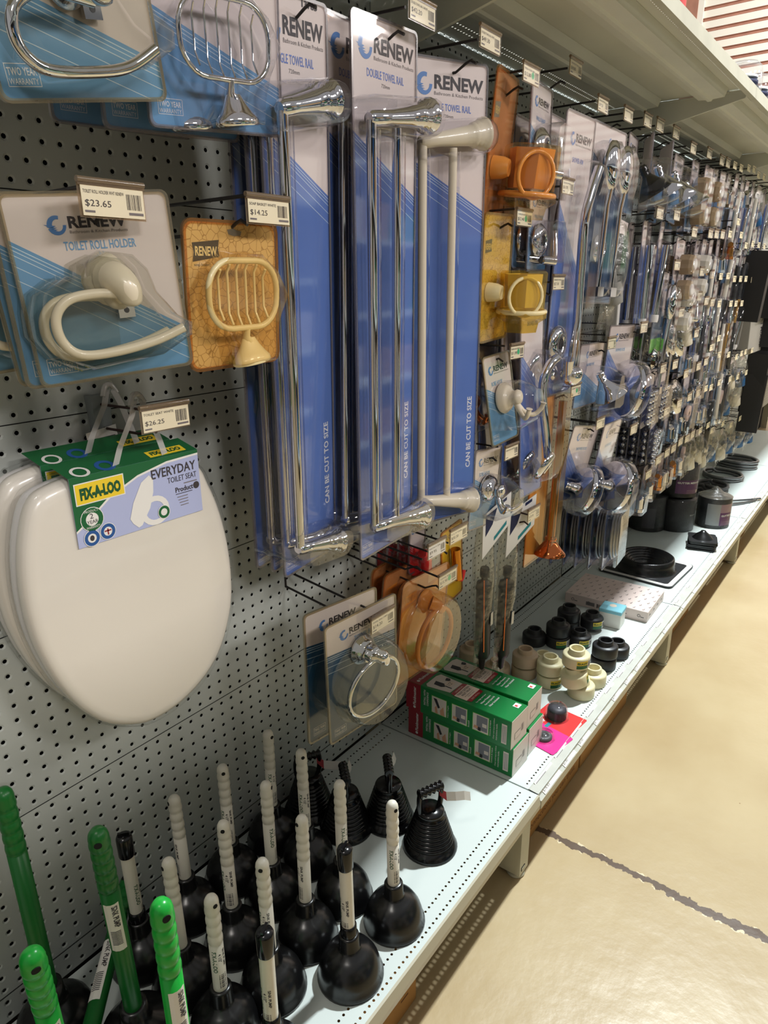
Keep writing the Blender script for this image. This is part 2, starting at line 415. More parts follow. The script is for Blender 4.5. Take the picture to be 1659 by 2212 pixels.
# the far end wall: horizontally ribbed cladding with a high window
mb = MB(); z = 0; pts = []
while z < 6200:
    pts += [(0, z), (0, z+92), (26, z+104), (26, z+128)]; z += 140
for i in range(len(pts)-1):
    (a, z0), (c, z1) = pts[i], pts[i+1]
    mb.add([(12000+a, -9000, z0), (12000+a, 3500, z0), (12000+c, 3500, z1), (12000+c, -9000, z1)], [(0, 1, 2, 3)], 'clad' if a == c == 0 else 'brick')
mb.box(12060, 12080, -9000, 3500, 0, 6200, 'clad')
struct('wall_far', mb)
mb = MB(); mb.box(11955, 11999, 2420, 3300, 4520, 5400, 'clad'); mb.box(11945, 11955, 2500, 3220, 4600, 5320, 'brick')
struct('window_1', mb)

# ------------------------------------------------------------------ gondola: perforated back panels
def hole_cells(mb, x0, z0, nx, nz, px, pz, r, rd, rec, deep, mats, F, n=8):
    """grid of cells each with a pressed dimple and a real round hole"""
    o, ux, uy = F; nn = ux.cross(uy)
    def P(x, y, d): return o+ux*x+uy*y+nn*d
    for i in range(nx):
        for j in range(nz):
            cx, cz = x0+(i+.5)*px, z0+(j+.5)*pz; hx, hz = px/2, pz/2
            sq = [(hx, 0), (hx, hz), (0, hz), (-hx, hz), (-hx, 0), (-hx, -hz), (0, -hz), (hx, -hz)]
            v = [P(cx+a, cz+c, 0) for a, c in sq]
            rr = [(rd, 0), (r, -rec), (r, -rec-deep)] if rec else [(r, 0), (r, -deep)]
            for q, d in rr: v += [P(cx+q*math.cos(PI*k/4), cz+q*math.sin(PI*k/4), d) for k in range(8)]
            for lv in range(len(rr)):
                mb.add(v, [(lv*8+k, lv*8+(k+1) % 8, lv*8+8+(k+1) % 8, lv*8+8+k) for k in range(8)], mats[min(lv, len(mats)-1)]) if lv == 0 else \
                mb.f.extend([[len(mb.v)-len(v)+lv*8+k, len(mb.v)-len(v)+lv*8+(k+1) % 8, len(mb.v)-len(v)+lv*8+8+(k+1) % 8, len(mb.v)-len(v)+lv*8+8+k] for k in range(8)])
                if lv:
                    mb.m.extend([mb.mi(mats[min(lv, len(mats)-1)])]*8); mb.s.extend([False]*8)
def panel_mesh(name, rows):
    mb = MB(); w = 48*PITCH
    hole_cells(mb, 0, 0, 48, rows, PITCH, PITCH, 3.3, 6.2, 1.3, 1.4, ['panel', 'panel', 'slot'], FR((0, 0, 0), (1, 0, 0), (0, 0, 1)))
    h = rows*PITCH
    mb.box(0, w, 0, 16, -.0, 1.2, 'panel', 'zZY'); mb.box(0, w, 0, 16, h-1.2, h, 'panel', 'zZY')
    mb.box(0, w, -.3, .2, -.3, 1.2, 'slot')
    mb.box(-1, 0, -.2, 16, 0, h, 'panel'); mb.box(w, w+1, -.2, 16, 0, h, 'panel')
    return mb.mesh(name)
pm = panel_mesh('perforated_panel', 12); pl = panel_mesh('lower_perforated_panel', 2)
def bayname(i): return ['bay left of the photo', 'nearest bay', 'second bay', 'third bay', 'fourth bay', 'fifth bay', 'sixth bay'][i]
ROWN = {257.5: 'lowest full', 557.5: 'second lowest', 857.5: 'middle', 1157.5: 'upper', 1457.5: 'second highest', 1757.5: 'highest'}
for i in range(1, 7):
    xc = (BAYS[i]+BAYS[i+1])/2; x0 = round((xc-600)/25)*25-12.5+ (0 if i > 1 else 0)
    x0 = xc-600
    if i == 1: x0 = -437.5
    for z0 in (257.5, 557.5, 857.5, 1157.5, 1457.5, 1757.5):
        if 0: continue
        o = bpy.data.objects.new('perforated_panel', pm); COL.objects.link(o); o.location = Vector((x0, 0, z0+.7))*S
        tag(o, f'grey perforated steel back panel, {ROWN[z0]} row of the {bayname(i)}', 'perforated panel', 'perforated back panels')
    if i <= 4:
        o = bpy.data.objects.new('lower_perforated_panel', pl); COL.objects.link(o); o.location = Vector((x0, 0, 206.5))*S
        tag(o, f'narrow grey perforated strip just above the base shelf in the {bayname(i)}', 'perforated panel', 'perforated base strips')
mb = MB(); mb.box(-1700, 7000, 55, 60, 0, 2050, 'dark'); o = mb.build('gap_shade_sheet')  # near-black sheet stands in for the shade seen through the holes
tag(o, 'dark sheet behind the perforated panels standing in for shade in the holes', 'panel')
def upright():
    mb = MB(); mb.box(-5.5, 5.5, 2, 50, 0, 2050, 'post')
    for k in range(40): mb.box(-3, 3, .8, 2.2, 60+k*50, 90+k*50, 'slot')
    return mb.mesh('slotted_upright')
um = upright()
for i in range(1, 8):
    o = bpy.data.objects.new('slotted_upright', um); COL.objects.link(o); o.location = Vector((BAYS[i], 0, 0))*S
    w = ['', 'left of the toilet seats', 'between the nearest and second bays', 'between the second and third bays', 'between the third and fourth bays', 'between the fourth and fifth bays', 'between the fifth and sixth bays', 'at the far end'][i]
    tag(o, f'slotted steel upright {w}', 'upright', 'slotted uprights')

# ------------------------------------------------------------------ base shelf, one deck per bay
def base_shelf(i):
    L = 1213; x0 = BAYS[i]; root = empty('base_shelf', (x0, 0, SH)); q = 12.11
    mb = MB(); nh = 98; x_s = 12
    F = FR((0, 0, 0), (1, 0, 0), (0, 1, 0))
    def row(y): hole_cells(mb, x_s, y-6, nh, 1, q, 12, 2.5, 2.5, 0, .9, ['shelf', 'slot'], F)
    for y in (-21.3, -46, -426.3, -451.4): row(y)
    xe = x_s+nh*q
    for y0, y1 in ((-15.3, -1), (-40, -27.3), (-420.3, -52), (-445.4, -432.3), (-463, -457.4)):
        mb.add([(x_s, y0, 0), (xe, y0, 0), (xe, y1, 0), (x_s, y1, 0)], [(0, 1, 2, 3)], 'shelf')
    for a, c in ((1, x_s), (xe, L-1)): mb.add([(a, -463, 0), (c, -463, 0), (c, -1, 0), (a, -1, 0)], [(0, 1, 2, 3)], 'shelf')
    mb.box(1, 2, -463, -1, -30, 0, 'shelf'); mb.box(L-2, L-1, -463, -1, -30, 0, 'shelf')
    mb.build('deck', root)
    mb = MB()
    if i == 1:
        mb.prism([(-463, 0), (-463.5, -30), (-452, -38), (-452, -40), (-470, -38), (-471, -24), (-467, -2)], 1, L-1, 'lip', FR((0, 0, 0), (0, 1, 0), (0, 0, 1)))
    else:
        mb.prism([(-462, 0), (-463.5, -34), (-452, -38), (-452, -40), (-470, -40), (-471, -16), (-438, 2.5), (-437, 1)], 1, L-1, 'lipchan', FR((0, 0, 0), (0, 1, 0), (0, 0, 1)))
        mb.box(2, L-2, -472, -470.5, -39, -16, 'lip')
    mb.build('front_lip', root)
    for k in ((0, 1) if i == 1 else (1,)):
        lx = [-25, -52, -91, -119, -130, -140][i]+L if k else 12
        mb = MB(); mb.box(-22, 22, -14, 40, -186, -40, 'post')
        for z in (-140, -95): mb.box(21.5, 22.6, -4, 4, z, z+26, 'slot')
        mb.box(-14, 4, -15, -14, -176, -166, 'slot'); mb.box(-12.5, 2.5, -15.4, -14.2, -174.5, -167.5, 'post')
        lg = mb.build('leg', root, (lx, -448, 0))
        mb = MB(); mb.lathe([(20, 0), (22, 3), (18, 8), (9, 9), (9, 16)], 'post', (0, 6, -SH)); mb.build('foot', lg)
    tag(root, f'white steel base shelf of the {bayname(i)} with two rows of holes along its edge', 'shelf', 'base shelves')
    return root
for i in (1, 2, 3, 4, 5): base_shelf(i)
# ------------------------------------------------------------------ upper shelf
def upper_shelf(i):
    x0 = BAYS[i]; L = 1213; root = empty('upper_shelf', (x0, 0, 1842)); mb = MB(); q = 12.11
    F = FR((0, 0, 27), (1, 0, 0), (0, 1, 0)); x_s = 12; nh = 98; xe = x_s+nh*q
    for y in (-41, -61, -430, -448): hole_cells(mb, x_s, y-5, nh, 1, q, 10, 2.6, 2.6, 0, .9, ['shelf_under', 'shelf_under'], F)
    for y0, y1 in ((-36, -1), (-56, -46), (-425, -66), (-443, -435), (-469, -453)):
        mb.add([(x_s, y0, 27), (xe, y0, 27), (xe, y1, 27), (x_s, y1, 27)], [(0, 1, 2, 3)], 'shelf_under')
    for a, c in ((1, x_s), (xe, L-1)): mb.add([(a, -469, 27), (c, -469, 27), (c, -1, 27), (a, -1, 27)], [(0, 1, 2, 3)], 'shelf_under')
    mb.build('deck', root)
    for y in (-165, -355):
        rb = MB(); pr = [(y+36, 26.5), (y+30, 6), (y+8, 4), (y+4, -1), (y-6, -1), (y-10, 4), (y-42, 6), (y-50, 26.5)]
        rb.prism(pr, 38, L-38, 'shelf_under', FR((0, 0, 0), (0, 1, 0), (0, 0, 1))); rb.build('stiffening_rib', root)
    lp = MB(); lp.prism([(-470, 29), (-472, 29), (-474, -3), (-460, -4), (-460, -2), (-470, -1)], 1, L-1, 'post', FR((0, 0, 0), (0, 1, 0), (0, 0, 1)))  # darker colour on the lip stands in for its weaker light
    lp.box(1, L-1, -470, -440, 28, 29, 'shelf'); lp.build('front_lip', root)
    tag(root, f'grey steel upper shelf over the {bayname(i)} with ribbed underside', 'shelf', 'upper shelves')
for i in (1, 2, 3, 4, 5): upper_shelf(i)
def bracket(x, lab):
    mb = MB(); mb.prism([(-1, 24), (-440, 24), (-452, 14), (-446, 2), (-60, -78), (-1, -86)], -4, 4, 'shelf_under', FR((0, 0, 0), (0, 1, 0), (0, 0, 1)))
    mb.box(-8, 8, -400, -30, 20, 24, 'shelf_under'); mb.box(-11, 11, -230, -10, -40, -36, 'shelf_under') if 0 else None
    o = mb.build('shelf_bracket', None, (x, 0, 1842)); tag(o, lab, 'shelf bracket', 'shelf brackets')
for k, w in ((2, 'nearest, above the double towel rails'), (3, 'second, between the second and third bays'), (4, 'third, between the third and fourth bays'), (5, 'fourth, small and far down the aisle'), (6, 'farthest one at the end')):
    bracket(BAYS[k], 'tapered grey shelf bracket, '+w)

# unseen gondola and stock behind the camera, added for contrast in chrome reflections
mb = MB(); mb.box(-3000, 7500, -2420, -2400, 0, 2000, 'greytape')
for z in (160, 560, 980, 1400, 1800): mb.box(-3000, 7500, -2400, -2050, z, z+28, 'shelf')
o = mb.build('unseen_gondola'); tag(o, 'unseen grey shelving across the aisle, added for its reflection in the chrome', 'shelving')
q = random.Random(5)
mb = MB()
for z in (188, 588, 1008, 1428):
    x = -2950
    while x < 7200:
        w = q.choice((260, 340, 420, 520)); h = q.uniform(150, 330)
        mb.bbox(x, x+w-20, -2390, -2090, z, z+h, q.choice(('carton', 'greybox', 'boxwhite', 'bagblue', 'blackbox', 'greytape', 'boxgreen', 'carton')), 3); x += w+q.choice((0, 0, 60, 200))
st_ = mb.build('unseen_boxed_stock', o); st_['kind'] = 'stuff'
# cartons stored on the floor under the base shelf
def carton(x0, x1, h, d0, lab, prn=0):
    mb = MB(); mb.bbox(0, x1-x0, 0, 380, 0, h, 'carton', 1.5)
    F = FR((0, 0, 0), (1, 0, 0), (0, 0, 1))
    if prn == 1:
        mb.poly([(8, h*.42), (8, h*.72), (40, h*.84), (x1-x0-12, h*.9), (x1-x0-4, h*.75), (x1-x0-4, h*.42), (x1-x0-30, h*.36)], 'cartonink', F, .4)
        mb.text('unimac', 60, h*.46, x1-x0-90, h*.34, 'carton', F, bold=.04, lift=.8)
        mb.text('connections you can trust.', 40, h*.14, x1-x0-70, h*.16, 'cartonink2', F)
        mb.disc(16, h*.2, 9, 'cartonink2', F)
    if prn == 2:
        for k in range(3): mb.disc(x1-x0-40, h*.5+(k-1)*15, 6, 'cartonink2', F, r0=4.5)
        mb.rect(x1-x0-52, x1-x0-28, h*.5-32, h*.5-28, 'cartonink2', F)
    o = mb.build('cardboard_carton', None, (x0, -d0, 0)); tag(o, lab, 'carton', 'cartons under the base shelf')
carton(-150, 322, 148, 424, 'plain brown carton with small recycling marks under the nearest bay', 2)
carton(775, 1148, 152, 424, 'brown carton with a dark printed band beside the shelf leg', 1)
carton(1160, 1560, 146, 424, 'plain brown carton right behind the one with the dark band')
carton(1985, 2380, 140, 415, 'plain brown carton under the third bay past the second leg')
carton(2480, 2980, 146, 405, 'longest plain brown carton under the third bay')
carton(3140, 3600, 150, 410, 'farthest brown carton under the fourth bay')

# price labels clipped on the base shelf channel
def shelf_label(x, w, lab, dot=0, price='', big=0):
    mb = MB(); F = FR((0, 0, 0), (1, 0, 0), (0, -33, -18.5)); F = FR((0, 0, 0), (1, 0, 0), (0, 33, 18.5))
    h = 36
    mb.prism([(-w/2, -h/2), (w/2, -h/2), (w/2, h/2), (-w/2, h/2)], 0, .8, 'ticketw', F)
    if price: mb.text(price, -w/2+3, -h/2+4, w*.34, 8, 'inkgrey', F, lift=1.0)
    if dot: mb.disc(w*.05, 0, 7 if dot == 1 else 9, 'greendot', F, 1.1)
    else: mb.bars(w*.08, w*.42, -4, 10, 'ink', F, 1.0)
    mb.text('SHELF EDGE', -w/2+3, h/2-6, w*.5, 3, 'inkgrey', F, lift=1.0) if 0 else mb.rect(-w/2+3, w*.1, h/2-6, h/2-4.5, 'inkgrey', F, 1.0)
    o = mb.build('shelf_price_label', None, (x, -454.8, SH-5.8)); tag(o, lab, 'price label', 'price labels on the base shelf edge')
LX = [(842, 96, 0, '$78.83'), (948, 72, 1, '$5.80'), (1050, 72, 1, '$6.60'), (1160, 72, 0, '$7.90'), (1300, 70, 0, '$6.95'), (1405, 66, 0, '$3.30'), (1500, 70, 0, '$5.50'), (1640, 66, 2, '$4.85'), (1800, 74, 1, '$7.40'),
      (2030, 60, 0, ''), (2190, 60, 0, ''), (2540, 64, 0, ''), (2720, 60, 0, ''), (3010, 64, 0, ''), (3130, 60, 0, ''), (3420, 60, 0, ''), (3760, 60, 0, ''), (4050, 60, 0, '')]
for k, (x, w, dt, pr) in enumerate(LX):
    shelf_label(x, w, f'{"green dotted" if dt else "plain"} white price label on the base shelf edge, {(ORD+["thirteenth", "fourteenth", "fifteenth", "sixteenth", "seventeenth", "eighteenth"])[k]} from the near end', dt, pr)
# ------------------------------------------------------------------ hooks and tickets
def hook(x, z, L=270, droop=0, wire='wire', gap=40, low=None, single=False, desc='holding a packet', base=False):
    """peg hook: product wire at height z with an upturned tip, ticket wire above"""
    r = 2.3; root = empty('peg_hook', (x, 0, z)); LL = low or L-22
    mb = MB(); dz = -droop*LL/L
    mb.tube([(0, 8, 0), (0, 0, 0), (0, -LL+20, dz), (0, -LL, dz+10), (0, -LL-9, dz+13), (0, -LL-20, dz+7)], r, wire, 6); mb.build('product_wire', root)
    if not single:
        mb = MB(); mb.tube([(0, 8, gap), (0, 0, gap), (0, -L, gap-droop)], r, wire, 6); mb.tube([(0, -1.5, 0), (0, -1.5, gap)], r, wire, 6); mb.build('ticket_wire', root)
    if base:
        mb = MB(); mb.prism([(-12, -8), (12, -8), (16, 50), (-16, 50)], 0, 18, 'hookbase', FR((0, 0, 0), (1, 0, 0), (0, 0, 1))); mb.build('back_clip', root)
    tag(root, f'wire peg hook {desc}', 'peg hook', 'peg hooks')
    return root
def ticket(x, d, z, lab, price='', name='', w=72, h=31, dot=0, m='ticket', yaw=0, far=False, code=1, holder=True):
    root = empty('price_ticket')
    mb = MB(); mb.prism([(-w/2+3, -h/2), (w/2-2, -h/2), (w/2-2, h/2-5), (-w/2+3, h/2-5)], -.4, .6, m)
    if not far:
        if name: mb.text(name, -w/2+5, h/2-12, w*.6, 3.2, 'ink', lift=.9)
        if price: mb.text(price, -w/2+6, -h/2+8, w*.38, 7, 'ink', lift=.9)
        if dot: mb.disc(w*.08, -2, 6, 'greendot', lift=.9)
        if code: mb.bars(w*.2, w/2-5, -h/2+8, h/2-10, 'ink', lift=.9); mb.rect(w*.22, w/2-4, -h/2+3, -h/2+5.5, 'inkgrey', lift=.9)
        mb.rect(-w/2+5, -w/2+16, -h/2+3, -h/2+5, 'inkgrey', lift=.9)
    else:
        mb.rect(-w/2+5, w*.15, h/2-12, h/2-10, 'inkgrey', lift=.9); mb.bars(w*.2, w/2-5, -h/2+8, h/2-10, 'ink', lift=.9, n=5)
    mb.build('paper_slip', root)
    if holder:
        mb = MB(); F = FRONT
        mb.rect(-w/2, w/2, -h/2-2, h/2, 'clear', F, 1.8); mb.rect(-w/2, w/2, -h/2-2, h/2, 'tholder', F, -1.2); mb.rect(-w/2, w/2, h/2-5, h/2, 'tholder', F, 1.2)
        mb.tube([(-w/2, 0, h/2), (w/2, 0, h/2)], 3.2, 'tholder', 8); mb.build('clear_sleeve', root)
    pose(root, x, d, z, yaw); tag(root, lab, 'price ticket', 'price tickets'); return root

# ------------------------------------------------------------------ carded products
def card_base(root, w, h, base='card', blue=None, diag=None, edge='clearedge', clr='clear', logo=None, title=None, two=None, vert=None, depth=26, foot=None, top=0, r=7, sub=True, tcol='title', lines=True, rim=4, thin=False, extra=None, hole=True):
    """printed backing card (origin at the middle of its top edge, facing the aisle) and its clear blister"""
    mb = MB(); P = rrect(-w/2, w/2, -h, 0, r)
    mb.prism(P, -.5, 0, base)
    if blue and diag:
        zl, zr = diag; k = (zr-zl)/w
        # below the line z = zl + k (x + w/2)
        def below(off): return (-k, 1, -(zl+k*w/2)-off)
        Q = clip(P, *below(0))
        if len(Q) > 2: mb.poly(Q, blue, lift=.15)
        if lines:
            for off, t in ((-4, 1.0), (-8, .9), (-13, .9), (-24, .8), (-38, .8)) if w > 100 else ((-4, .9), (-9, .9), (-20, .9)):
                a = clip(clip(P, *below(off)), *[-q for q in below(off-t)])
                if len(a) > 2: mb.poly(a, 'line', lift=.3)
    if logo:
        lx, lz, ls = logo; R = 0.5*ls
        def arc(a0, a1, n=10):
            o = [(lx+R*math.cos(math.radians(a0+(a1-a0)*i/n)), lz+R*math.sin(math.radians(a0+(a1-a0)*i/n))) for i in range(n+1)]
            q = [(lx+R*.1+R*.55*math.cos(math.radians(a0+(a1-a0)*i/n)), lz+R*.62*math.sin(math.radians(a0+(a1-a0)*i/n))) for i in range(n, -1, -1)]
            return o+q
        mb.poly(arc(70, 190), 'logo', lift=.35); mb.poly(arc(200, 360), 'logo', lift=.35)
        for j in range(3): mb.poly([(lx-R*1.35+j*R*.25, lz+R*(.1-.2*j)), (lx-R*.1+j*R*.1, lz-R*(.05+.2*j)), (lx-R*.5, lz-R*(.25+.15*j))], 'logo', lift=.4)
        rx, rz, rw, rh = lx+ls*.62, lz-ls*.18, logo_w(w, lx+ls*.62, ls), ls*.62
        mb.text('RENEW', rx, rz, rw, rh, 'ink', bold=.035)
        if sub: mb.text('Bathroom & Kitchen Products', rx, rz-ls*.26, rw, ls*.15, 'inkgrey')
    if title:
        s, x, z, tw, th = title; mb.text(s, x, z, tw, th, tcol, bold=.012)
    if two:
        x, z, tw, th = two
        mb.text('TWO YEAR', x+1.5, z+th*.5, tw-3, th*.36, 'whiteink', bold=.015); mb.text('WARRANTY', x+1.5, z+th*.1, tw-3, th*.28, 'whiteink')
        for a in ((x, x+tw, z, z+.6), (x, x+tw, z+th, z+th+.6), (x, x+.6, z, z+th), (x+tw, x+tw+.6, z, z+th)): mb.rect(*a, 'whiteink', lift=.35)
    if vert:
        s, x, z, ln, th = vert; mb.text(s, x, z, ln, th, 'whiteink', rot=90, bold=.02)
    if extra: extra(mb)
    mb.build('printed_card', root)
    if rim:
        mb = MB(); A = rrect(-w/2-rim*.6, w/2+rim*.6, -h-rim*.6, rim*.6, r+2); B = rrect(-w/2+1.5, w/2-1.5, -h+1.5, -1.5, r)
        n = len(A); v = [(p[0], -2.6, p[1]) for p in A]+[(p[0], -2.6, p[1]) for p in B]+[(p[0], 1.6, p[1]) for p in A]
        mb.add(v, [(i, (i+1) % n, n+(i+1) % n, n+i) for i in range(n)]+[(i, (i+1) % n, 2*n+(i+1) % n, 2*n+i) for i in range(n)], edge)
        mb.add([(p[0], -2.2, p[1]) for p in B], [list(range(n))], clr)
        mb.build('blister_rim', root)
def logo_w(w, rx, ls): return min(w/2-6-rx, ls*3.2)
def blister(root, outline, depth, clr='clear', taper=.9, name='blister', z=2.4):
    """clear bubble: outline of (x, z) points pulled out towards the aisle"""
    mb = MB(); cx = sum(p[0] for p in outline)/len(outline); cz = sum(p[1] for p in outline)/len(outline)
    def ring(k, d): return [(cx+(p[0]-cx)*k, -z-d, cz+(p[1]-cz)*k) for p in outline]
    mb.loft([ring(1, 0), ring(.97, depth*.55), ring(taper+.04, depth*.9), ring(taper-.03, depth)], clr, True, False, True)
    mb.build(name, root)
def capsule(p0, p1, r, n=6):
    a = Vector((p0[0], p0[1])); b = Vector((p1[0], p1[1])); d = (b-a).normalized(); t0 = math.atan2(d.y, d.x)
    out = [(b.x+r*math.cos(t0-PI/2+PI*i/n), b.y+r*math.sin(t0-PI/2+PI*i/n)) for i in range(n+1)]
    out += [(a.x+r*math.cos(t0+PI/2+PI*i/n), a.y+r*math.sin(t0+PI/2+PI*i/n)) for i in range(n+1)]
    return out

def towel_rail(kind, m, w, h, zt, zb, post=1, title='DOUBLE TOWEL RAIL', note='720mm', can=True):
    root = empty('towel_rail_pack')
    dbl = kind == 'double'
    def ex(mb):
        mb.text(note, -10, -86, 22, 5, 'inkgrey')
    card_base(root, w, h, blue='rblue', diag=(-150, -235), logo=(-w*.29 if not dbl else -w*.3, -38, 34), title=(title, -w*.28, -76, w*.58, 11), two=(-w/2+6, -h+8, 32, 18), vert=('CAN BE CUT TO SIZE', w/2-12, -738, 152, 12) if can else None, tcol='titler', extra=ex)
    xr = -w/2+14 if dbl else -w/2+16; fx = w/2-24 if not dbl else (w/2+1 if m == 'chrome' else w/2-24)
    y = -24
    rl = MB()
    rl.tube([(xr, y, zt), (xr, y, zb)], 8, m, 12)
    if dbl: rl.tube([(xr+66, y, zt-4), (xr+66, y, zb-6)], 7.5, m, 12)
    rl.build('rail', root)
    for s, z0 in ((1, zt), (-1, zb)):
        p = MB(); e = Vector((fx, y, z0+(22 if s > 0 else -30))); a = Vector((xr-6, y, z0+(2 if s > 0 else -2))); d = (e-a); L = d.length
        k = .95 if dbl else .9
        p.lathe([(8, 0), (11, 4), (11.5, L*.3), (15, L*.62), (18*k, L*.8), (22*k, L*.83), (19*k, L*.86), (24*k, L*.89), (21*k, L*.92), (28*k, L*.96), (29*k, L)], m, a, d, 20)
        p.build('wall_bracket', root)
        bx = MB()
        blister(root, capsule((xr, z0+(4 if s > 0 else -4)), (fx-4, z0+(18 if s > 0 else -22)), 30 if s*0 == 0 else 30), 54, name='bracket_blister', taper=.82)
    for xx in ([xr, xr+66] if dbl else [xr]):
        b = MB(); pr = [(xx-15, -2.5), (xx-13, -28), (xx-8, -36), (xx+8, -36), (xx+13, -28), (xx+15, -2.5)]
        v = [(p[0], p[1], zt-10) for p in pr]+[(p[0], p[1], zb+10) for p in pr]
        b.add(v, [(i, i+1, 7+i, 6+i) for i in range(5)], 'clear', True); b.build('rail_blister', root)
    return root
def roll_holder(root, m, pts, base, r=5.2, arm=None, clr='clear'):
    mb = MB(); mb.tube(smooth_path([(x, -y, z) for x, y, z in pts], 6), r, m, 10); mb.build('roll_arm', root)
    mb = MB(); bx, bz = base
    # rose: stepped oval dome standing off the card and the neck that carries the arm
    mb.lathe([(27, 0), (27, 4), (23, 7), (22.5, 10), (19, 13), (18, 16)], m, (bx, -3, bz), (0, -1, 0), 28, sy=.8, sx=1.05)
    q_ = smooth_path([(bx, -12, bz+2), (bx+5, -26, bz-1), (bx+10, -33, bz-9), (bx+12, -34, bz-18), (bx+11, -31, bz-27)], 5)
    mb.tube(q_, [20-i*.45 if i < len(q_)-3 else (10, 7, 2)[i-len(q_)+3] for i in range(len(q_))], m, 16)
    mb.build('wall_rose', root)
def trh_pack(m='cream', theme='sblue', chrome=False):
    root = empty('toilet_roll_holder_pack'); w, h = 170, 190
    card_base(root, w, h, blue=theme, diag=(-95, -158) if chrome else (-42, -146), edge='agededge', clr='agedclear', logo=(-36, -30, 19), title=('TOILET ROLL HOLDER', -33, -55, 76, 9), two=(-76, -180, 30, 17))
    if chrome: roll_holder(root, m, [(4, 30, -118), (-40, 30, -113), (-68, 30, -124), (-76, 30, -143), (-70, 30, -160), (-50, 30, -170), (0, 30, -170), (31, 30, -165), (60, 32, -151)], (-4, -94))
    else: roll_holder(root, m, [(10, 30, -101), (-20, 30, -98), (-48, 30, -102), (-63, 30, -118), (-62, 30, -142), (-46, 30, -158), (-10, 30, -160), (36, 30, -154), (70, 34, -143)], (3, -86))
    blister(root, [(-78, -112), (-72, -92), (-48, -78), (-28, -80), (-24, -66), (0, -56), (24, -60), (38, -76), (44, -100), (64, -128), (80, -138), (78, -152), (40, -170), (-40, -176), (-68, -160), (-80, -136)], 44, 'agedclear', .93)
    mb = MB(); mb.box(8, 26, -8, -3, -128, -112, 'chrome'); mb.disc(17, -120, 3, 'photo_dark', lift=8.3); mb.build('fixing_bracket', root)
    return root
def soap_pack(m='chrome', style='sky'):
    root = empty('soap_basket_pack')
    if style == 'sky':
        w, h = 190, 250
        card_base(root, w, h, blue='sblue', diag=(-128, -196), logo=(-40, -30, 20), two=(-84, -h+12, 32, 16))
        cx, cz, hx, hz = -4, -158, 62, 40
    else:
        w, h = 150, 176
        def ex(mb):
            mb.poly([(-64, -24), (-22, -20), (-24, -30), (-22, -40), (-64, -46), (-62, -35)], 'ink', lift=.3)
            mb.text('RENEW', -60, -39, 34, 11, 'yellowpl', bold=.03, lift=.6); mb.text('soap basket', -62, -52, 24, 4.5, 'ink')
            mb.poly([(-8, -8), (2, -6), (8, -8), (16, -9), (14, -14), (2, -15), (-6, -13)], 'photo_grey', lift=.3)
        card_base(root, w, h, base='cards_tan', edge='clearam2', clr='clearam', extra=ex, r=12, rim=6)
        cx, cz, hx, hz = -8, -84, 57, 41
    y = -28; ring = []
    for a, b, t0 in ((1, 1, 0), (-1, 1, 90), (-1, -1, 180), (1, -1, 270)):
        for i in range(7):
            t = math.radians(t0+15*i); rr = min(hx, hz)*.86
            ring.append((cx+a*(hx-rr)+rr*math.cos(t), y, cz+b*(hz-rr)+rr*math.sin(t)))
    mb = MB(); mb.tube(ring, 3.2 if style == 'sky' else 4, m, 8, closed=True); mb.build('basket_ring', root)
    mb = MB()
    for i in range(6):
        x = cx-hx*.66+hx*1.32*i/5
        zt = cz+hz*math.sqrt(max(0, 1-((x-cx)/(hx*1.03))**2))*.97
        mb.tube([(x, y, zt), (x+2, y+8, zt-10), (x+4, y+9, 2*cz-zt+14), (x+3, y, 2*cz-zt)], 1.3 if style == 'sky' else 2, m, 6)
    mb.build('basket_wires', root)
    mb = MB(); bx, bz = cx+10, cz-hz
    mb.tube([(bx-6, y, bz+1), (bx-5, y+4, bz-12), (bx, y+6, bz-20)], [4, 5, 9], m, 10)
    mb.lathe([(10, 0), (16, 10), (24, 20), (30, 26), (31, 32), (28, 34)], m, (bx, y+6, bz-14), (.1, -.1, -1), 24, sx=1.0, sy=.55); mb.build('base_foot', root)
    blister(root, [(cx-hx-12, cz), (cx-hx*.8, cz+hz*.8), (cx-hx*.3, cz+hz+10), (cx+hx*.4, cz+hz+10), (cx+hx*.9, cz+hz*.7), (cx+hx+12, cz), (cx+hx*.9, cz-hz*.8), (bx+36, bz-22), (bx+34, bz-46), (bx-30, bz-48), (bx-36, bz-16), (cx-hx*.8, cz-hz*.8)], 42, 'clear' if style == 'sky' else 'clearam', .93)
    return root
def ring_pack(m='chrome', edge='agededge'):
    root = empty('towel_ring_pack'); w, h = 185, 262
    card_base(root, w, h, blue='dblue' if edge == 'agededge' else 'sblue', diag=(-62, -80), edge=edge, clr='agedclear', logo=(-46, -34, 22), title=('TOWEL RING', -20, -58, 60, 10), two=(-80, -h+10, 30, 16))
    cx, cz, R = 2, -160, 66
    mb = MB(); mb.tube([(cx+R*1.02*math.cos(2*PI*i/40), -30-6*math.sin(2*PI*i/40), cz+R*.98*math.sin(2*PI*i/40)) for i in range(40)], 4.6, m, 10, closed=True); mb.build('ring', root)
    mb = MB(); mb.lathe([(30, 0), (31, 5), (26, 8), (27, 12), (21, 16), (19, 24)], m, (-4, -3, -82), (0, -1, 0), 28)
    mb.tube(smooth_path([(-4, -20, -82), (4, -38, -84), (14, -48, -92), (16, -46, -104)], 5), [18]*5+[14]*5+[10]*5+[8], m, 14)
    mb.lathe([(7, -9), (8, 0), (7, 9)], m, (14, -38, -98), (1, 0, 0), 14); mb.build('wall_rose', root)
    blister(root, [(cx+84*math.cos(2*PI*i/20), cz+(80 if math.sin(2*PI*i/20) < 0 else 78+38*max(0, math.sin(2*PI*i/20)))*math.sin(2*PI*i/20)) for i in range(20)], 52, 'agedclear', .9)
    return root
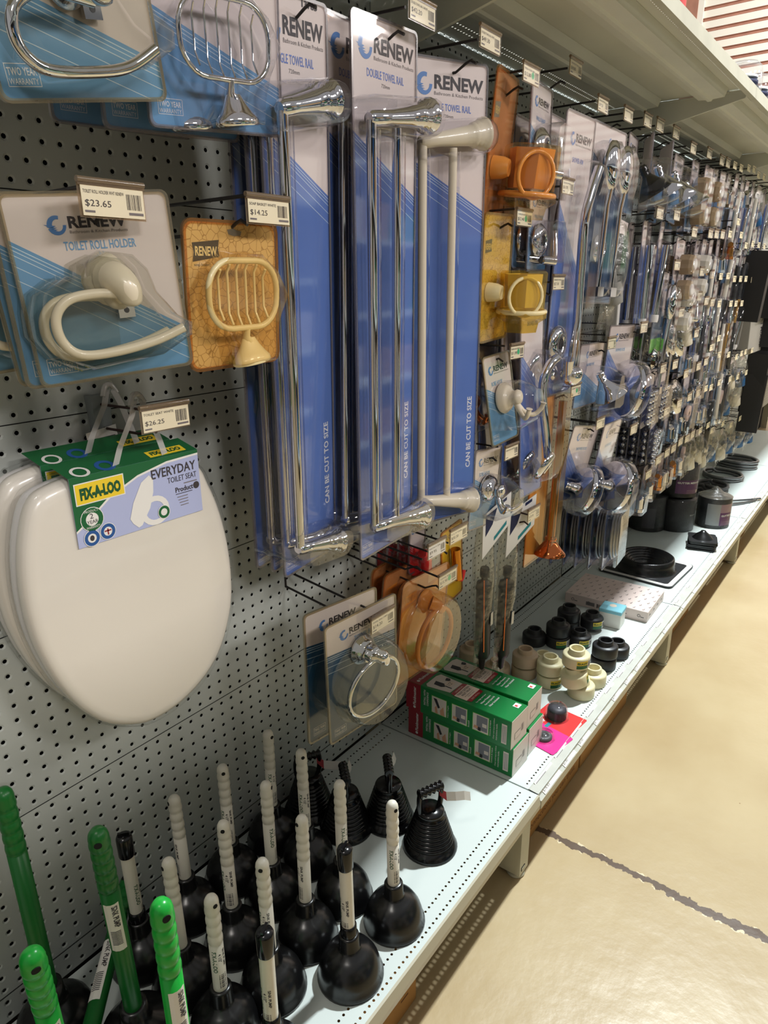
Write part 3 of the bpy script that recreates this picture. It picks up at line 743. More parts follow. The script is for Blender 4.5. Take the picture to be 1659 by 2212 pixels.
def amber_ring_pack():
    root = empty('toilet_seat_ring_pack') if 0 else empty('amber_towel_ring_pack'); w, h = 184, 250
    def ex(mb):
        mb.poly([(-78, -34), (-34, -30), (-36, -40), (-34, -52), (-78, -56), (-76, -45)], 'amberpl', lift=.3); mb.text('RENEW', -74, -51, 36, 13, 'browncard', bold=.03, lift=.6)
    card_base(root, w, h, base='browncard', blue='orangecard', diag=(-70, -20), edge='clearam2', clr='clearam', lines=False, extra=ex, r=14, rim=6)
    cx, cz, R = 4, -150, 70
    mb = MB(); mb.tube([(cx+R*math.cos(2*PI*i/36), -34, cz+R*math.sin(2*PI*i/36)) for i in range(36)], 5.5, 'amberpl', 10, closed=True); mb.build('ring', root)
    mb = MB(); mb.lathe([(28, 0), (28, 5), (22, 9), (18, 20)], 'amberpl', (-6, -3, -66), (0, -1, 0), 24); mb.tube([(-6, -20, -66), (4, -36, -72), (14, -40, -84)], [18, 14, 9], 'amberpl', 12); mb.build('wall_rose', root)
    blister(root, [(cx+86*math.cos(2*PI*i/20), cz+(84 if math.sin(2*PI*i/20) < 0 else 110)*math.sin(2*PI*i/20)) for i in range(20)], 56, 'clearam', .9)
    return root
def tumbler_pack(old='amber'):
    root = empty('tumbler_holder_pack'); w, h = 150, 250
    base, e, c, pm_ = (('browncard', 'clearam2', 'clearam', 'amberpl') if old == 'amber' else ('cards_cream', 'clearcr2', 'clearcr', 'yellowpl'))
    def ex(mb):
        mb.poly([(-64, -50), (-30, -46), (-32, -58), (-30, -70), (-64, -74), (-62, -62)], 'ink' if old != 'amber' else 'photo_grey', lift=.3)
        mb.text('RENEW', -61, -67, 29, 12, 'yellowpl', bold=.03, lift=.6)
    card_base(root, w, h, base=base, edge=e, clr=c, extra=ex, r=12, rim=6)
    mb = MB()   # six-sided tumbler housing standing out from the card
    hx = [(math.cos(math.radians(60*i+30)), math.sin(math.radians(60*i+30))) for i in range(6)]
    def rg(r, z, dy=-58): return [(12+r*a, dy+r*b, z) for a, b in hx]
    mb.loft([rg(48, -108), rg(52, -112), rg(50, -186), rg(56, -192), rg(56, -202), rg(40, -212), rg(36, -232)], c, False)
    mb.build('tumbler_blister', root)
    mb = MB(); mb.loft([rg(42, -114), rg(38, -180)], pm_, False, False, True)
    mb.tube([(12+50*math.cos(2*PI*i/24), -58+50*math.sin(2*PI*i/24), -190) for i in range(24)], 5, pm_, 8, closed=True)
    mb.build('tumbler', root)
    mb = MB(); mb.tube([(-24+26*math.cos(2*PI*i/24), -78-26*math.cos(2*PI*i/24), -158+38*math.sin(2*PI*i/24)) for i in range(24)], 4, pm_, 8, closed=True); mb.lathe([(20, 0), (18, 20), (14, 30)], pm_, (-40, -2, -150), (0, -1, 0), 16); mb.build('holder_ring', root)
    return root
def robe_hook_pack(m='cream'):
    root = empty('robe_hook_pack'); w, h = 112, 184; e = 'agededge' if m == 'cream' else 'clearedge'
    card_base(root, w, h, blue='sblue', diag=(-62, -108), edge=e, clr='agedclear', logo=(-28, -30, 19), title=('ROBE HOOK', -30, -62, 46, 9), two=(-48, -h+8, 24, 12))
    mb = MB(); mb.lathe([(32, 0), (33, 5), (28, 9), (28, 12), (22, 16), (15, 22), (14, 30), (16, 34), (14, 40), (6, 44)], m, (4, -4, -92), (0, -1, 0), 28); mb.build('wall_rose', root)
    mb = MB()
    for s in (-1, 1):
        mb.tube(smooth_path([(4, -34, -104), (4+s*6, -44, -122), (4+s*18, -60, -134), (4+s*30, -74, -124), (4+s*32, -80, -112)], 5), [6]*5+[5]*10+[5]*5+[7], m, 10)
    mb.build('hook_prongs', root)
    blister(root, [(-38, -92), (-30, -66), (0, -54), (30, -62), (44, -92), (46, -140), (30, -158), (-22, -158), (-40, -130)], 86, 'clear', .6)
    return root
def arm_pack(m='chrome', long=True):
    root = empty('shower_arm_pack'); w, h = (128, 496) if not long else (150, 590)
    card_base(root, w, h, blue='rblue', diag=(-150, -245) if not long else (-170, -330), logo=(-34, -48, 26), title=('SHOWER ARM', -28, -92, 58, 10), tcol='titler')
    if long:
        arm = [(26, 40, -100), (6, 36, -150), (-6, 32, -210), (4, 30, -300), (14, 30, -420), (14, 30, -465)]
        ro = (-34, -470); bot = [(14, 30, -465), (6, 34, -500), (0, 34, -530)]
    else:
        arm = [(44, 44, -170), (20, 40, -180), (0, 34, -205), (-4, 30, -240), (8, 30, -300), (26, 30, -360), (34, 32, -410)]
        ro = (8, -425); bot = None
    mb = MB(); mb.tube(smooth_path([(x, -y, z) for x, y, z in arm], 6), 10.5, m, 12)
    if bot:
        mb.tube([(x, -y, z) for x, y, z in bot], [12, 13, 14], m, 12)
        mb.lathe([(10, 0), (24, 8), (27, 20), (24, 34), (12, 44)], m, (-2, -34, -520), (0, -.1, -1), 20)
        mb.tube([(-14, -34, -545), (-30, -38, -512), (-34, -40, -502)], [12, 12, 13], m, 12)
    mb.build('arm_pipe', root)
    mb = MB(); mb.lathe([(13, 0), (13, 10), (20, 14), (36, 10), (40, 4), (41, 0)], m, (ro[0], -6 if long else -30, ro[1]), (0, -1, 0) if long else (.1, -.75, -.5), 28, cap=False)
    mb.lathe([(12, 12), (11, 6)], 'slot', (ro[0], -6 if long else -30, ro[1]), (0, -1, 0) if long else (.1, -.75, -.5), 20); mb.build('cover_plate', root)
    if long: ol = [(44, -78), (52, -110), (34, -200), (40, -320), (44, -470), (38, -570), (-10, -580), (-60, -540), (-70, -470), (-56, -430), (-20, -400), (-24, -260), (-14, -150), (14, -86)]
    else: ol = [(60, -150), (62, -200), (36, -230), (40, -300), (58, -400), (62, -440), (30, -472), (-40, -462), (-50, -420), (-24, -380), (-24, -300), (-30, -220), (-14, -170), (20, -146)]
    blister(root, ol, 60 if not long else 56, 'clear', .88)
    return root
def shower_rose_pack(w=110, h=170):
    root = empty('tap_cover_plate_pack')
    card_base(root, w, h, blue='sblue', diag=(-70, -110), logo=(-26, -30, 18), title=('WALL FLANGE', -24, -60, 50, 7))
    mb = MB(); mb.lathe([(12, 0), (14, 14), (26, 12), (37, 4), (38, 0)], 'chrome', (-6, -6, -108), (0, -1, 0), 28, cap=False); mb.lathe([(12, 14), (12, 6)], 'slot', (-6, -4, -108), (0, -1, 0), 20); mb.build('wall_flange', root)
    mb = MB(); mb.tube([(-24, -24, -150), (10, -40, -152)], [10, 10], 'chrome', 12); mb.lathe([(8, 0), (8, .5)], 'slot', (-25, -24, -150), (-1, 0, 0), 12); mb.tube([(30, -30, -86), (26, -34, -140), (8, -38, -152)], 6, 'chrome', 10); mb.build('spout', root)
    blister(root, [(-48, -108), (-40, -76), (-8, -64), (20, -66), (46, -64), (48, -158), (-44, -162)], 48, 'clear', .92)
    return root
def hand_shower_pack(w=205, h=430, two=True):
    root = empty('hand_shower_pack')
    card_base(root, w, h, blue='dblue', diag=(-60, -150), logo=(10, -34, 20), title=('HAND SHOWER', 16, -64, 56, 8))
    for x in (-52, 30) if two else (0,):
        mb = MB()
        mb.lathe([(4, 0), (30, 4), (35, 12), (34, 20), (22, 27), (6, 30)], 'chrome', (x+6, -22, -100), (0, -1, 0), 26, sx=1.7, sy=1.2)
        mb.build('spray_head', root)
        mb = MB(); mb.tube([(x+4, -34, -155), (x, -32, -190), (x-2, -30, -390)], [12, 10, 8.5], 'chrome', 12); mb.box(x-18, x+18, -42, -14, -414, -390, 'chrome'); mb.build('handle', root)
        blister(root, [(x-36, -100), (x-26, -50), (x+10, -36), (x+40, -60), (x+42, -120), (x+20, -170), (x+18, -380), (x+28, -424), (x-28, -424), (x-20, -380), (x-18, -170)], 58, 'clear', .9)
    mb = MB(); mb.lathe([(8, 4), (12, 14), (26, 10), (36, 0)], 'chrome', (-12, -6, -292), (0, -1, 0), 26, cap=False); mb.lathe([(9, 0), (9, 8)], 'slot', (-12, -4, -292), (0, -1, 0), 16); mb.build('cover_plate', root)
    return root
def shower_head_pack(m='chrome', w=130, h=200, blue='sblue'):
    root = empty('shower_head_pack')
    card_base(root, w, h, blue=blue, diag=(-60, -130), logo=(-30, -30, 20), title=('SHOWER ROSE', -28, -62, 60, 8))
    mb = MB(); d = (.25, -.45, -.8); o = (0, -28, -76)
    mb.lathe([(9, 0), (10, 4), (13, 6), (10, 9), (13, 12), (10, 15), (13, 18), (11, 26), (14, 34), (30, 56), (45, 78), (47, 84)], m, o, d, 26); mb.build('bell_head', root)
    mb = MB(); mb.lathe([(46, 84.5), (40, 86), (1, 87)], 'photo_dark' if m != 'chrome' else 'steel', o, d, 26); mb.build('spray_face', root)
    blister(root, [(-22, -58), (16, -58), (28, -90), (62, -124), (60, -180), (20, -190), (-50, -182), (-56, -140), (-30, -100)], 96, 'clear', .72)
    return root
def rain_head_pack(w=190, h=300, R=78, face='steel', tilt=.35):
    root = empty('rain_shower_head_pack')
    card_base(root, w, h, blue='rblue', diag=(-60, -190), logo=(-34, -34, 24), title=('SHOWER ROSE', -30, -74, 70, 9))
    d = Vector((.75, -.62, -.12)).normalized(); o = Vector((-20, -40, -180))
    mb = MB(); mb.lathe([(10, -46), (11, -40), (8, -36), (12, -32), (13, -20), (16, -8), (24, 0), (R*.95, 4), (R, 9), (R, 20)], 'chrome', o, d, 36); mb.build('round_head', root)
    mb = MB(); mb.lathe([(R-2, 20.5), (R*.5, 22), (1, 22.5)], face, o, d, 36); mb.build('spray_face', root)
    ob = MB(); ob.lathe([(R+10, -6), (R+12, 6), (R+12, 30), (R+4, 38), (R*.7, 41), (1, 42)], 'clear', o, d, 32); ob.lathe([(22, -52), (24, -20), (R+10, -6)], 'clear', o, d, 20); ob.build('round_blister', root)
    return root
def knob_pack(m='beigeknob', w=110, h=230):
    root = empty('tap_handle_pack')
    card_base(root, w, h, blue='sblue', diag=(-120, -200), logo=(-22, -24, 16))
    for k, z in enumerate((-86, -172)):
        mb = MB(); N = 8; R = 36
        def rg(r, y): return [(r*(1 if i % 2 else .9)*math.cos(PI*i/N), y, z+r*(1 if i % 2 else .9)*math.sin(PI*i/N)) for i in range(2*N)]
        mb.loft([rg(R*.8, -8), rg(R, -12), rg(R, -44), rg(R*.88, -56)], m, False); mb.build('tap_handle', root)
        mb = MB(); mb.lathe([(20, 0), (20, 4), (17, 6)], 'white', (0, -56, z), (0, -1, 0), 20); mb.build('button', root)
    blister(root, [(-44, -44), (44, -44), (46, -214), (-46, -214)], 62, 'clear', .92)
    return root
def small_pack(m='chrome', w=86, h=150, blue='sblue', col2=None):
    root = empty('tap_fitting_pack')
    card_base(root, w, h, blue=blue, diag=(-50, -100), logo=(-20, -22, 14), sub=False)
    mb = MB(); mb.tube([(-18, -24, -70), (18, -24, -82)], 11, m, 10); mb.tube([(0, -24, -76), (4, -26, -126)], 13, m, 10); mb.lathe([(17, 0), (17, 12)], m, (4, -26, -118), (0, 0, -1), 6, smooth=False); mb.build('brass_fitting' if m in ('brass', 'copper') else 'fitting', root)
    blister(root, [(-34, -52), (34, -52), (36, -138), (-34, -138)], 46, 'clear', .88)
    return root
def beads_pack(w=110, h=190):
    root = empty('valve_set_pack')
    card_base(root, w, h, base='beads', edge='clearedge')
    mb = MB(); mb.rect(-w/2, w/2, -46, 0, 'card'); mb.build('header_strip', root)
    mb = MB()
    for r in range(5):
        for c in range(3): mb.lathe([(2, 0), (10, 6), (12, 12), (8, 20)], 'chrome', (-32+c*32, -6, -66-r*26), (0, -1, 0), 8)
    o = mb.build('chrome_valves', root)
    blister(root, [(-50, -52), (50, -52), (50, -184), (-50, -184)], 34, 'clear', .95)
    return root
def tube_pack(col='rblue', tubem='chrome', w=62, h=330, r=11):
    root = empty('tube_pack')
    card_base(root, w, h, blue=col, diag=(-60, -110), rim=3, logo=(-16, -22, 12), sub=False)
    mb = MB(); mb.tube([(0, -20, -70), (0, -20, -h+18)], r, tubem, 10); mb.lathe([(r+4, 0), (r+5, 10), (r+3, 24)], 'chrome' if tubem != 'chrome' else 'white', (0, -20, -h+40), (0, 0, -1), 12); mb.build('pipe', root)
    blister(root, [(-22, -56), (22, -56), (24, -h+8), (-24, -h+8)], 36, 'clear', .9)
    return root
def film_bag(w, h, dp, seedv, mat_='film'):
    mb = MB(); r = random.Random(seedv); nx, nz = 8, 10; v = []; f = []
    for side in (-1, 1):
        for j in range(nz+1):
            for i in range(nx+1):
                u, t = i/nx, j/nz; bulge = math.sin(PI*u)*math.sin(PI*min(1, t*1.15))**.7
                v.append((w*(u-.5)*(.7+.3*min(1, t*3)) + r.uniform(-3, 3), side*(-dp*bulge*.5)-r.uniform(0, 4)*bulge, -h*t+r.uniform(-3, 3)*(t > .05)))
    for s_ in (0, 1):
        o = s_*(nx+1)*(nz+1)
        for j in range(nz):
            for i in range(nx): a = o+j*(nx+1)+i; f.append((a, a+1, a+nx+2, a+nx+1))
    mb.add(v, f, mat_, True); return mb
def bag_pack(col='white', seedv=1, w=150, h=200):
    root = empty('bagged_fitting')
    film_bag(w, h, 70, seedv).build('film_bag', root)
    mb = MB(); mb.lathe([(26, -20), (30, 0), (26, 40), (14, 44)], col, (0, -4, -h*.62), (.3, -.2, -1), 12); mb.tube([(-30, 0, -h*.45), (30, -8, -h*.75)], 14, col, 10); mb.build('fitting', root)
    mb = MB(); mb.box(-w*.3, w*.3, -3, -1.5, -34, 0, 'card'); mb.build('header_card', root)
    return root
def hose_pack(w=150, h=230):
    root = empty('coiled_hose_pack')
    card_base(root, w, h, blue='rblue', diag=(-20, -60), rim=3, base='card')
    mb = MB()
    for k in range(3):
        mb.tube([((42-k*9)*math.cos(2*PI*i/24), -14-k*7, -125+(84-k*8)*math.sin(2*PI*i/24)) for i in range(24)], 6.5, 'steel', 8, closed=True)
    mb.build('braided_hose', root)
    blister(root, [(-56, -30), (56, -30), (58, -220), (-58, -220)], 42, 'clear', .95)
    return root
def amber_rail_pack():
    root = empty('aged_rail_pack'); w, h = 130, 480
    card_base(root, w, h, base='orangecard', edge='clearam2', clr='clearam', r=8, rim=5)
    mb = MB(); mb.tube([(38, -34, -50), (38, -34, -430)], 10, 'brass', 12); mb.tube([(20, -34, -50), (20, -34, -420)], 5, 'brass', 10); mb.build('rail', root)
    mb = MB(); mb.lathe([(14, 0), (17, 6), (14, 10), (18, 16), (32, 34), (42, 44), (43, 50)], 'copper', (36, -34, -415), (0, 0, -1), 24); mb.build('end_flange', root)
    mb = MB(); pr = [(10, -3), (14, -44), (48, -54), (58, -40), (62, -3)]
    v = [(p[0], p[1], -30) for p in pr]+[(p[0], p[1], -455) for p in pr]; mb.add(v, [(i, i+1, 6+i, 5+i) for i in range(4)], 'clearam'); mb.build('blister', root)
    return root
def cutter_pack():
    root = empty('pipe_cutter_pack')
    def ex(mb): mb.text('PIPE CUTTER', -40, -26, 70, 9, 'ink', bold=.02)
    card_base(root, 100, 190, base='yellow', edge='clearam2', clr='clearam', extra=ex, rim=4)
    mb = MB(); mb.tube([(-10, -16, -50), (-4, -18, -130)], 12, 'brass', 10); mb.tube(smooth_path([(-4, -18, -120), (14, -18, -140), (26, -18, -120)], 4), 6, 'redcard', 8); mb.build('pipe_cutter', root)
    return root
def put(o, lab, cat, group=None, *p, scale=1, **k):
    pose(o, *p, **k); tag(o, lab, cat, group)
    if scale != 1: o.scale = (scale,)*3
    return o
def more(o, items, labs, jit=1.5):
    """copies of a pack hanging behind it on the same hook"""
    out = []
    for (dx, dd, dz, ya, ro), lb in zip(items, labs):
        c = copy_tree(o); c.location = o.location+Vector((dx, dd, dz))*S
        c.rotation_euler = (o.rotation_euler[0], o.rotation_euler[1]+math.radians(ro), o.rotation_euler[2]+math.radians(ya)); c['label'] = lb; out.append(c)
    return out
G1 = 'bathroom packs on the nearest bay'
# --- nearest bay, top
a = put(trh_pack('chrome', 'sblue', True), 'large clear pack with chrome roll holder at the top left corner', 'blister pack', G1, -63, 260, 1727, 0, 4.8, -10.2, scale=1.1)
b_ = put(soap_pack(), 'sky blue pack with chrome wire soap basket, front of its stack', 'blister pack', G1, 134, 261, 1768, -5.7, 6.5, -3.8)
more(b_, [(-30, 40, -4, 3, 1), (-62, 90, 2, 5, 1.5)], ['sky blue soap basket pack just behind the chrome wire one', 'darker soap basket pack at the back of the chrome basket stack'])
c_ = put(trh_pack(), 'pack with cream toilet roll holder under the $23.65 ticket', 'blister pack', G1, -50, 250, 1431, -15.7, 2.4, -4.5)
more(c_, [(-2, 22, -3, 4, 1), (-6, 46, 0, 6, -1), (-30, 120, 6, 10, 0)], ['second pack of cream toilet roll holders, half hidden behind the front one', 'third pack of cream toilet roll holders in the stack', 'rearmost cream toilet roll holder pack at the left edge'])
put(soap_pack('yellowpl', 'old'), 'yellowed honeycomb pack with cream soap basket under the $14.25 ticket', 'blister pack', G1, 142, 255, 1412, 0, 4, -.7)
# --- towel rails
r1 = put(towel_rail('single', 'chrome', 139, 835, -134, -774, title='SINGLE TOWEL RAIL'), 'tall blue pack with a single chrome towel rail, front of its stack', 'towel rail pack', 'towel rail packs', 275, 250, 1691, 3.1, 5.1, -5.0)
more(r1, [(-2, 28, 4, 0, 0), (-4, 56, 8, 1, .5)], ['single chrome towel rail pack second in its stack', 'single chrome towel rail pack nearest the panel'])
mb = MB(); mb.text('13785', 20, -9, 32, 8, 'ink', bold=.03, lift=.6); mb.build('handwritten_number', r1)
r2_ = put(towel_rail('double', 'chrome', 166, 858, -138, -785), 'tall blue pack with double chrome towel rail under the $42.20 ticket', 'towel rail pack', 'towel rail packs', 470, 255, 1708, 1.1, 2.4, -2.8)
more(r2_, [(2, 55, 8, 2, 1.5), (0, 100, 10, 3, 2)], ['double chrome towel rail pack second in its stack', 'double chrome towel rail pack nearest the panel'])
put(towel_rail('double', 'cream', 172, 840, -132, -775), 'tall blue pack with double white towel rail turned towards the camera', 'towel rail pack', 'towel rail packs', 658, 250, 1698, -19.9, 2.1, -1.8)
# --- towel rings
g = put(ring_pack(), 'pack with large chrome towel ring under the $14.20 ticket, in front', 'blister pack', G1, 371, 265, 780, -7.7, 2, -2.4, scale=.94)
put(ring_pack(), 'aged pack with chrome towel ring, behind the front towel ring pack', 'blister pack', G1, 392, 200, 772, -5.8, -1.7, 2)
ar = put(amber_ring_pack(), 'amber aged pack with orange towel ring, front of its stack', 'blister pack', 'amber towel ring packs', 684, 200, 727, .3, 2.8, 3.1)
more(ar, [(-8, 50, 8, 4, 2), (-4, 90, 14, 6, -2)], ['amber towel ring pack second in its stack', 'amber towel ring pack nearest the panel'])
put(cutter_pack(), 'yellow pack holding a brass pipe cutter with red handle', 'blister pack', G1, 800, 190, 800, 4, 0, -4)
for k in range(4):
    sp = small_pack('redcard', 70, 120, 'redcard') if k == 0 else copy_tree(sp)
    put(sp, f'small dark red pack above the amber towel rings, {ORD[k]} from the front', 'blister pack', 'small red packs', 720-k*3, 150-k*28, 830, 5, 0, 3)
# --- second bay, near part
put(tumbler_pack('amber'), 'amber pack with orange tumbler holder at the top of the second bay', 'blister pack', G1, 905, 235, 1728, 14, 6, -3, scale=1.12)
put(tumbler_pack('cream'), 'cream aged pack with tumbler holder under the green dotted $12.40 ticket', 'blister pack', G1, 880, 240, 1470, 6, 2, -2)
put(robe_hook_pack('cream'), 'pack with cream double robe hook beside the white towel rail', 'blister pack', G1, 870, 250, 1189, -1.6, -8, -3.9, scale=1.04)
put(robe_hook_pack('chrome'), 'pack with chrome double robe hook below the cream robe hook', 'blister pack', G1, 857, 250, 983, -2.5, 2.3, 3.9)
for k in range(2):
    o = robe_hook_pack('copper') if k == 0 else copy_tree(o)
    put(o, f'brown aged robe hook pack, {ORD[k]} behind the cream robe hook pack', 'blister pack', 'brown robe hook packs', 850-8*k, 170-50*k, 1180-20*k, 6, 0, -2, scale=1.05)
am = put(arm_pack('chrome', False), 'narrow pack with short curved chrome shower arm, front of its stack', 'blister pack', 'short shower arm packs', 1035, 250, 1334, 1.8, -2.8, 0)
more(am, [(-14, 45, 0, 4, 1), (-30, 100, -6, 6, 1)], ['short curved shower arm pack second in its stack', 'short curved shower arm pack nearest the panel'])
al = put(arm_pack('chrome', True), 'long pack with bent chrome shower arm at the top of second bay', 'blister pack', 'long shower arm packs', 1201, 270, 1699, -.5, 1.7, -.3, scale=1.08)
more(al, [(-10, 60, 4, 3, 1), (-24, 120, 0, 5, 1)], ['long bent shower arm pack second in its stack', 'long bent shower arm pack nearest the panel'])
ro = put(shower_rose_pack(), 'small pack with round chrome flange under the long shower arms, front', 'blister pack', 'chrome flange packs', 1068, 240, 1535, 2, 0, 0, scale=1.0)
more(ro, [(-12, 32, 4, 2, 1), (-26, 66, 4, 2, -1)], ['small chrome flange pack second in its stack', 'small chrome flange pack nearest the panel'])
o = copy_tree(ro); put(o, 'small chrome flange pack hanging behind the amber tumbler holder', 'blister pack', 'chrome flange packs', 1050, 240, 1735, 6, 0, 0, scale=1.15)
put(amber_rail_pack(), 'orange aged pack with brass rail and copper flange', 'blister pack', G1, 1150, 250, 1100, 4, 0, 3)
put(hand_shower_pack(), 'dark blue pack with two oval chrome hand showers', 'blister pack', G1, 1440, 250, 1712, -4, 0, 2)
put(shower_head_pack('blackgloss'), 'pack with black bell shower head beside the hand showers', 'shower head pack', 'bell shower head packs', 1640, 245, 1720, 8, 0, 0)
put(shower_head_pack('chrome'), 'pack with chrome bell shower head, turned half sideways', 'shower head pack', 'bell shower head packs', 1755, 250, 1735, 28, 0, 0)
put(shower_head_pack('chrome'), 'pack with chrome bell shower head at the end of the second bay', 'shower head pack', 'bell shower head packs', 1930, 250, 1735, 32, 0, 2)
put(shower_head_pack('chrome', 187, 175), 'wide pack with chrome bell shower head beside the round rain head', 'shower head pack', 'bell shower head packs', 1447, 250, 1172, 1, 3, 1.4)
put(rain_head_pack(), 'clear domed pack with large round shower head facing the aisle', 'shower head pack', 'round shower head packs', 1690, 250, 1209, -3, 2.7, 1.9, scale=1.05)
put(rain_head_pack(170, 230, 68, 'photo_dark'), 'pack with dark faced round shower head, left of the lower pair', 'shower head pack', 'round shower head packs', 1457, 250, 935, -5.8, 8.4, 8.9)
put(rain_head_pack(200, 260, 74), 'pack with bright round shower head, right of the lower pair', 'shower head pack', 'round shower head packs', 1640, 265, 920, 4.7, 8, 3.4, scale=1.08)
for k in range(6):
    o = hose_pack() if k == 0 else copy_tree(o)
    put(o, f'pack with coiled braided hose near the base shelf, {ORD[k]} from the aisle', 'hose pack', 'coiled hose packs', 1690-8*k, 272-43*k, 655-3*k, 4+k, 0, (k % 3-1)*2)
put(bag_pack('greylabel', 5, 130, 300), 'crinkled grey bag under the small white header card', 'bagged fitting', 'grey crinkled bags', 1600, 250, 1500, 0, 3, 6)
for k in range(2):
    mb = MB(); mb.bbox(-17, 17, -16, 16, -300, 0, 'greybox', 1); mb.rect(-10, 10, -200, -60, 'white', FR((0, -16, 0), (1, 0, 0), (0, 0, 1)), .3)
    root = mb.build('slim_grey_carton'); put(root, f'slim grey carton behind the grey crinkled bag, {["left", "right"][k]} one', 'carton', 'slim grey cartons', 1760+90*k, 190, 1330, 4, 0, -4)
# bagged black spindles hanging low in the second bay
def spindle_bag(seedv):
    root = empty('bagged_black_spout'); film_bag(80, 500, 56, seedv).build('film_bag', root)
    mb = MB(); mb.lathe([(10, 0), (12, 6), (12, 24), (8, 26), (8, 34), (19, 40), (22, 56), (20, 60), (20, 240), (16, 252), (9, 256), (7, 284), (2, 290)], 'blackpvc', (0, -6, -176), (0, 0, -1), 14)
    mb.build('black_spout', root)
    mb = MB(); mb.tube([(-22, -14, -200), (-20, -18, -400)], 2, 'copper', 6); mb.box(-5, 8, -29, -28, -330, -295, 'ticketw'); mb.build('thin_rod', root)
    mb = MB(); F0 = FR((0, -30, 0), (1, -.45, 0), (0, 0, 1)); mb.prism([(-42, -140), (46, -66), (46, 14), (-42, -30)], 0, 1.5, 'white', F0); F = FR(Vector((0, -30, 0))+Vector((-.41, -.91, 0))*1.5, (1, -.45, 0), (0, 0, 1))
    mb.poly([(-34, -84), (-34, -32), (2, -16), (-12, -56)], 'navy', F, .3); mb.poly([(10, -6), (32, 4), (32, -4), (10, -14)], 'navy', F, .3)
    mb.poly([(-6, -100), (-6, -90), (34, -56), (34, -66)], 'teal', F, .3); mb.build('header_card', root)
    return root
put(spindle_bag(3), 'clear bag with black spout and white header card, right one', 'bagged spout', 'bagged black spouts', 990, 245, 828, 3, 0, 3)
put(spindle_bag(4), 'clear bag with black spout hanging behind and left of the other', 'bagged spout', 'bagged black spouts', 893, 225, 850, 6, 0, -1)

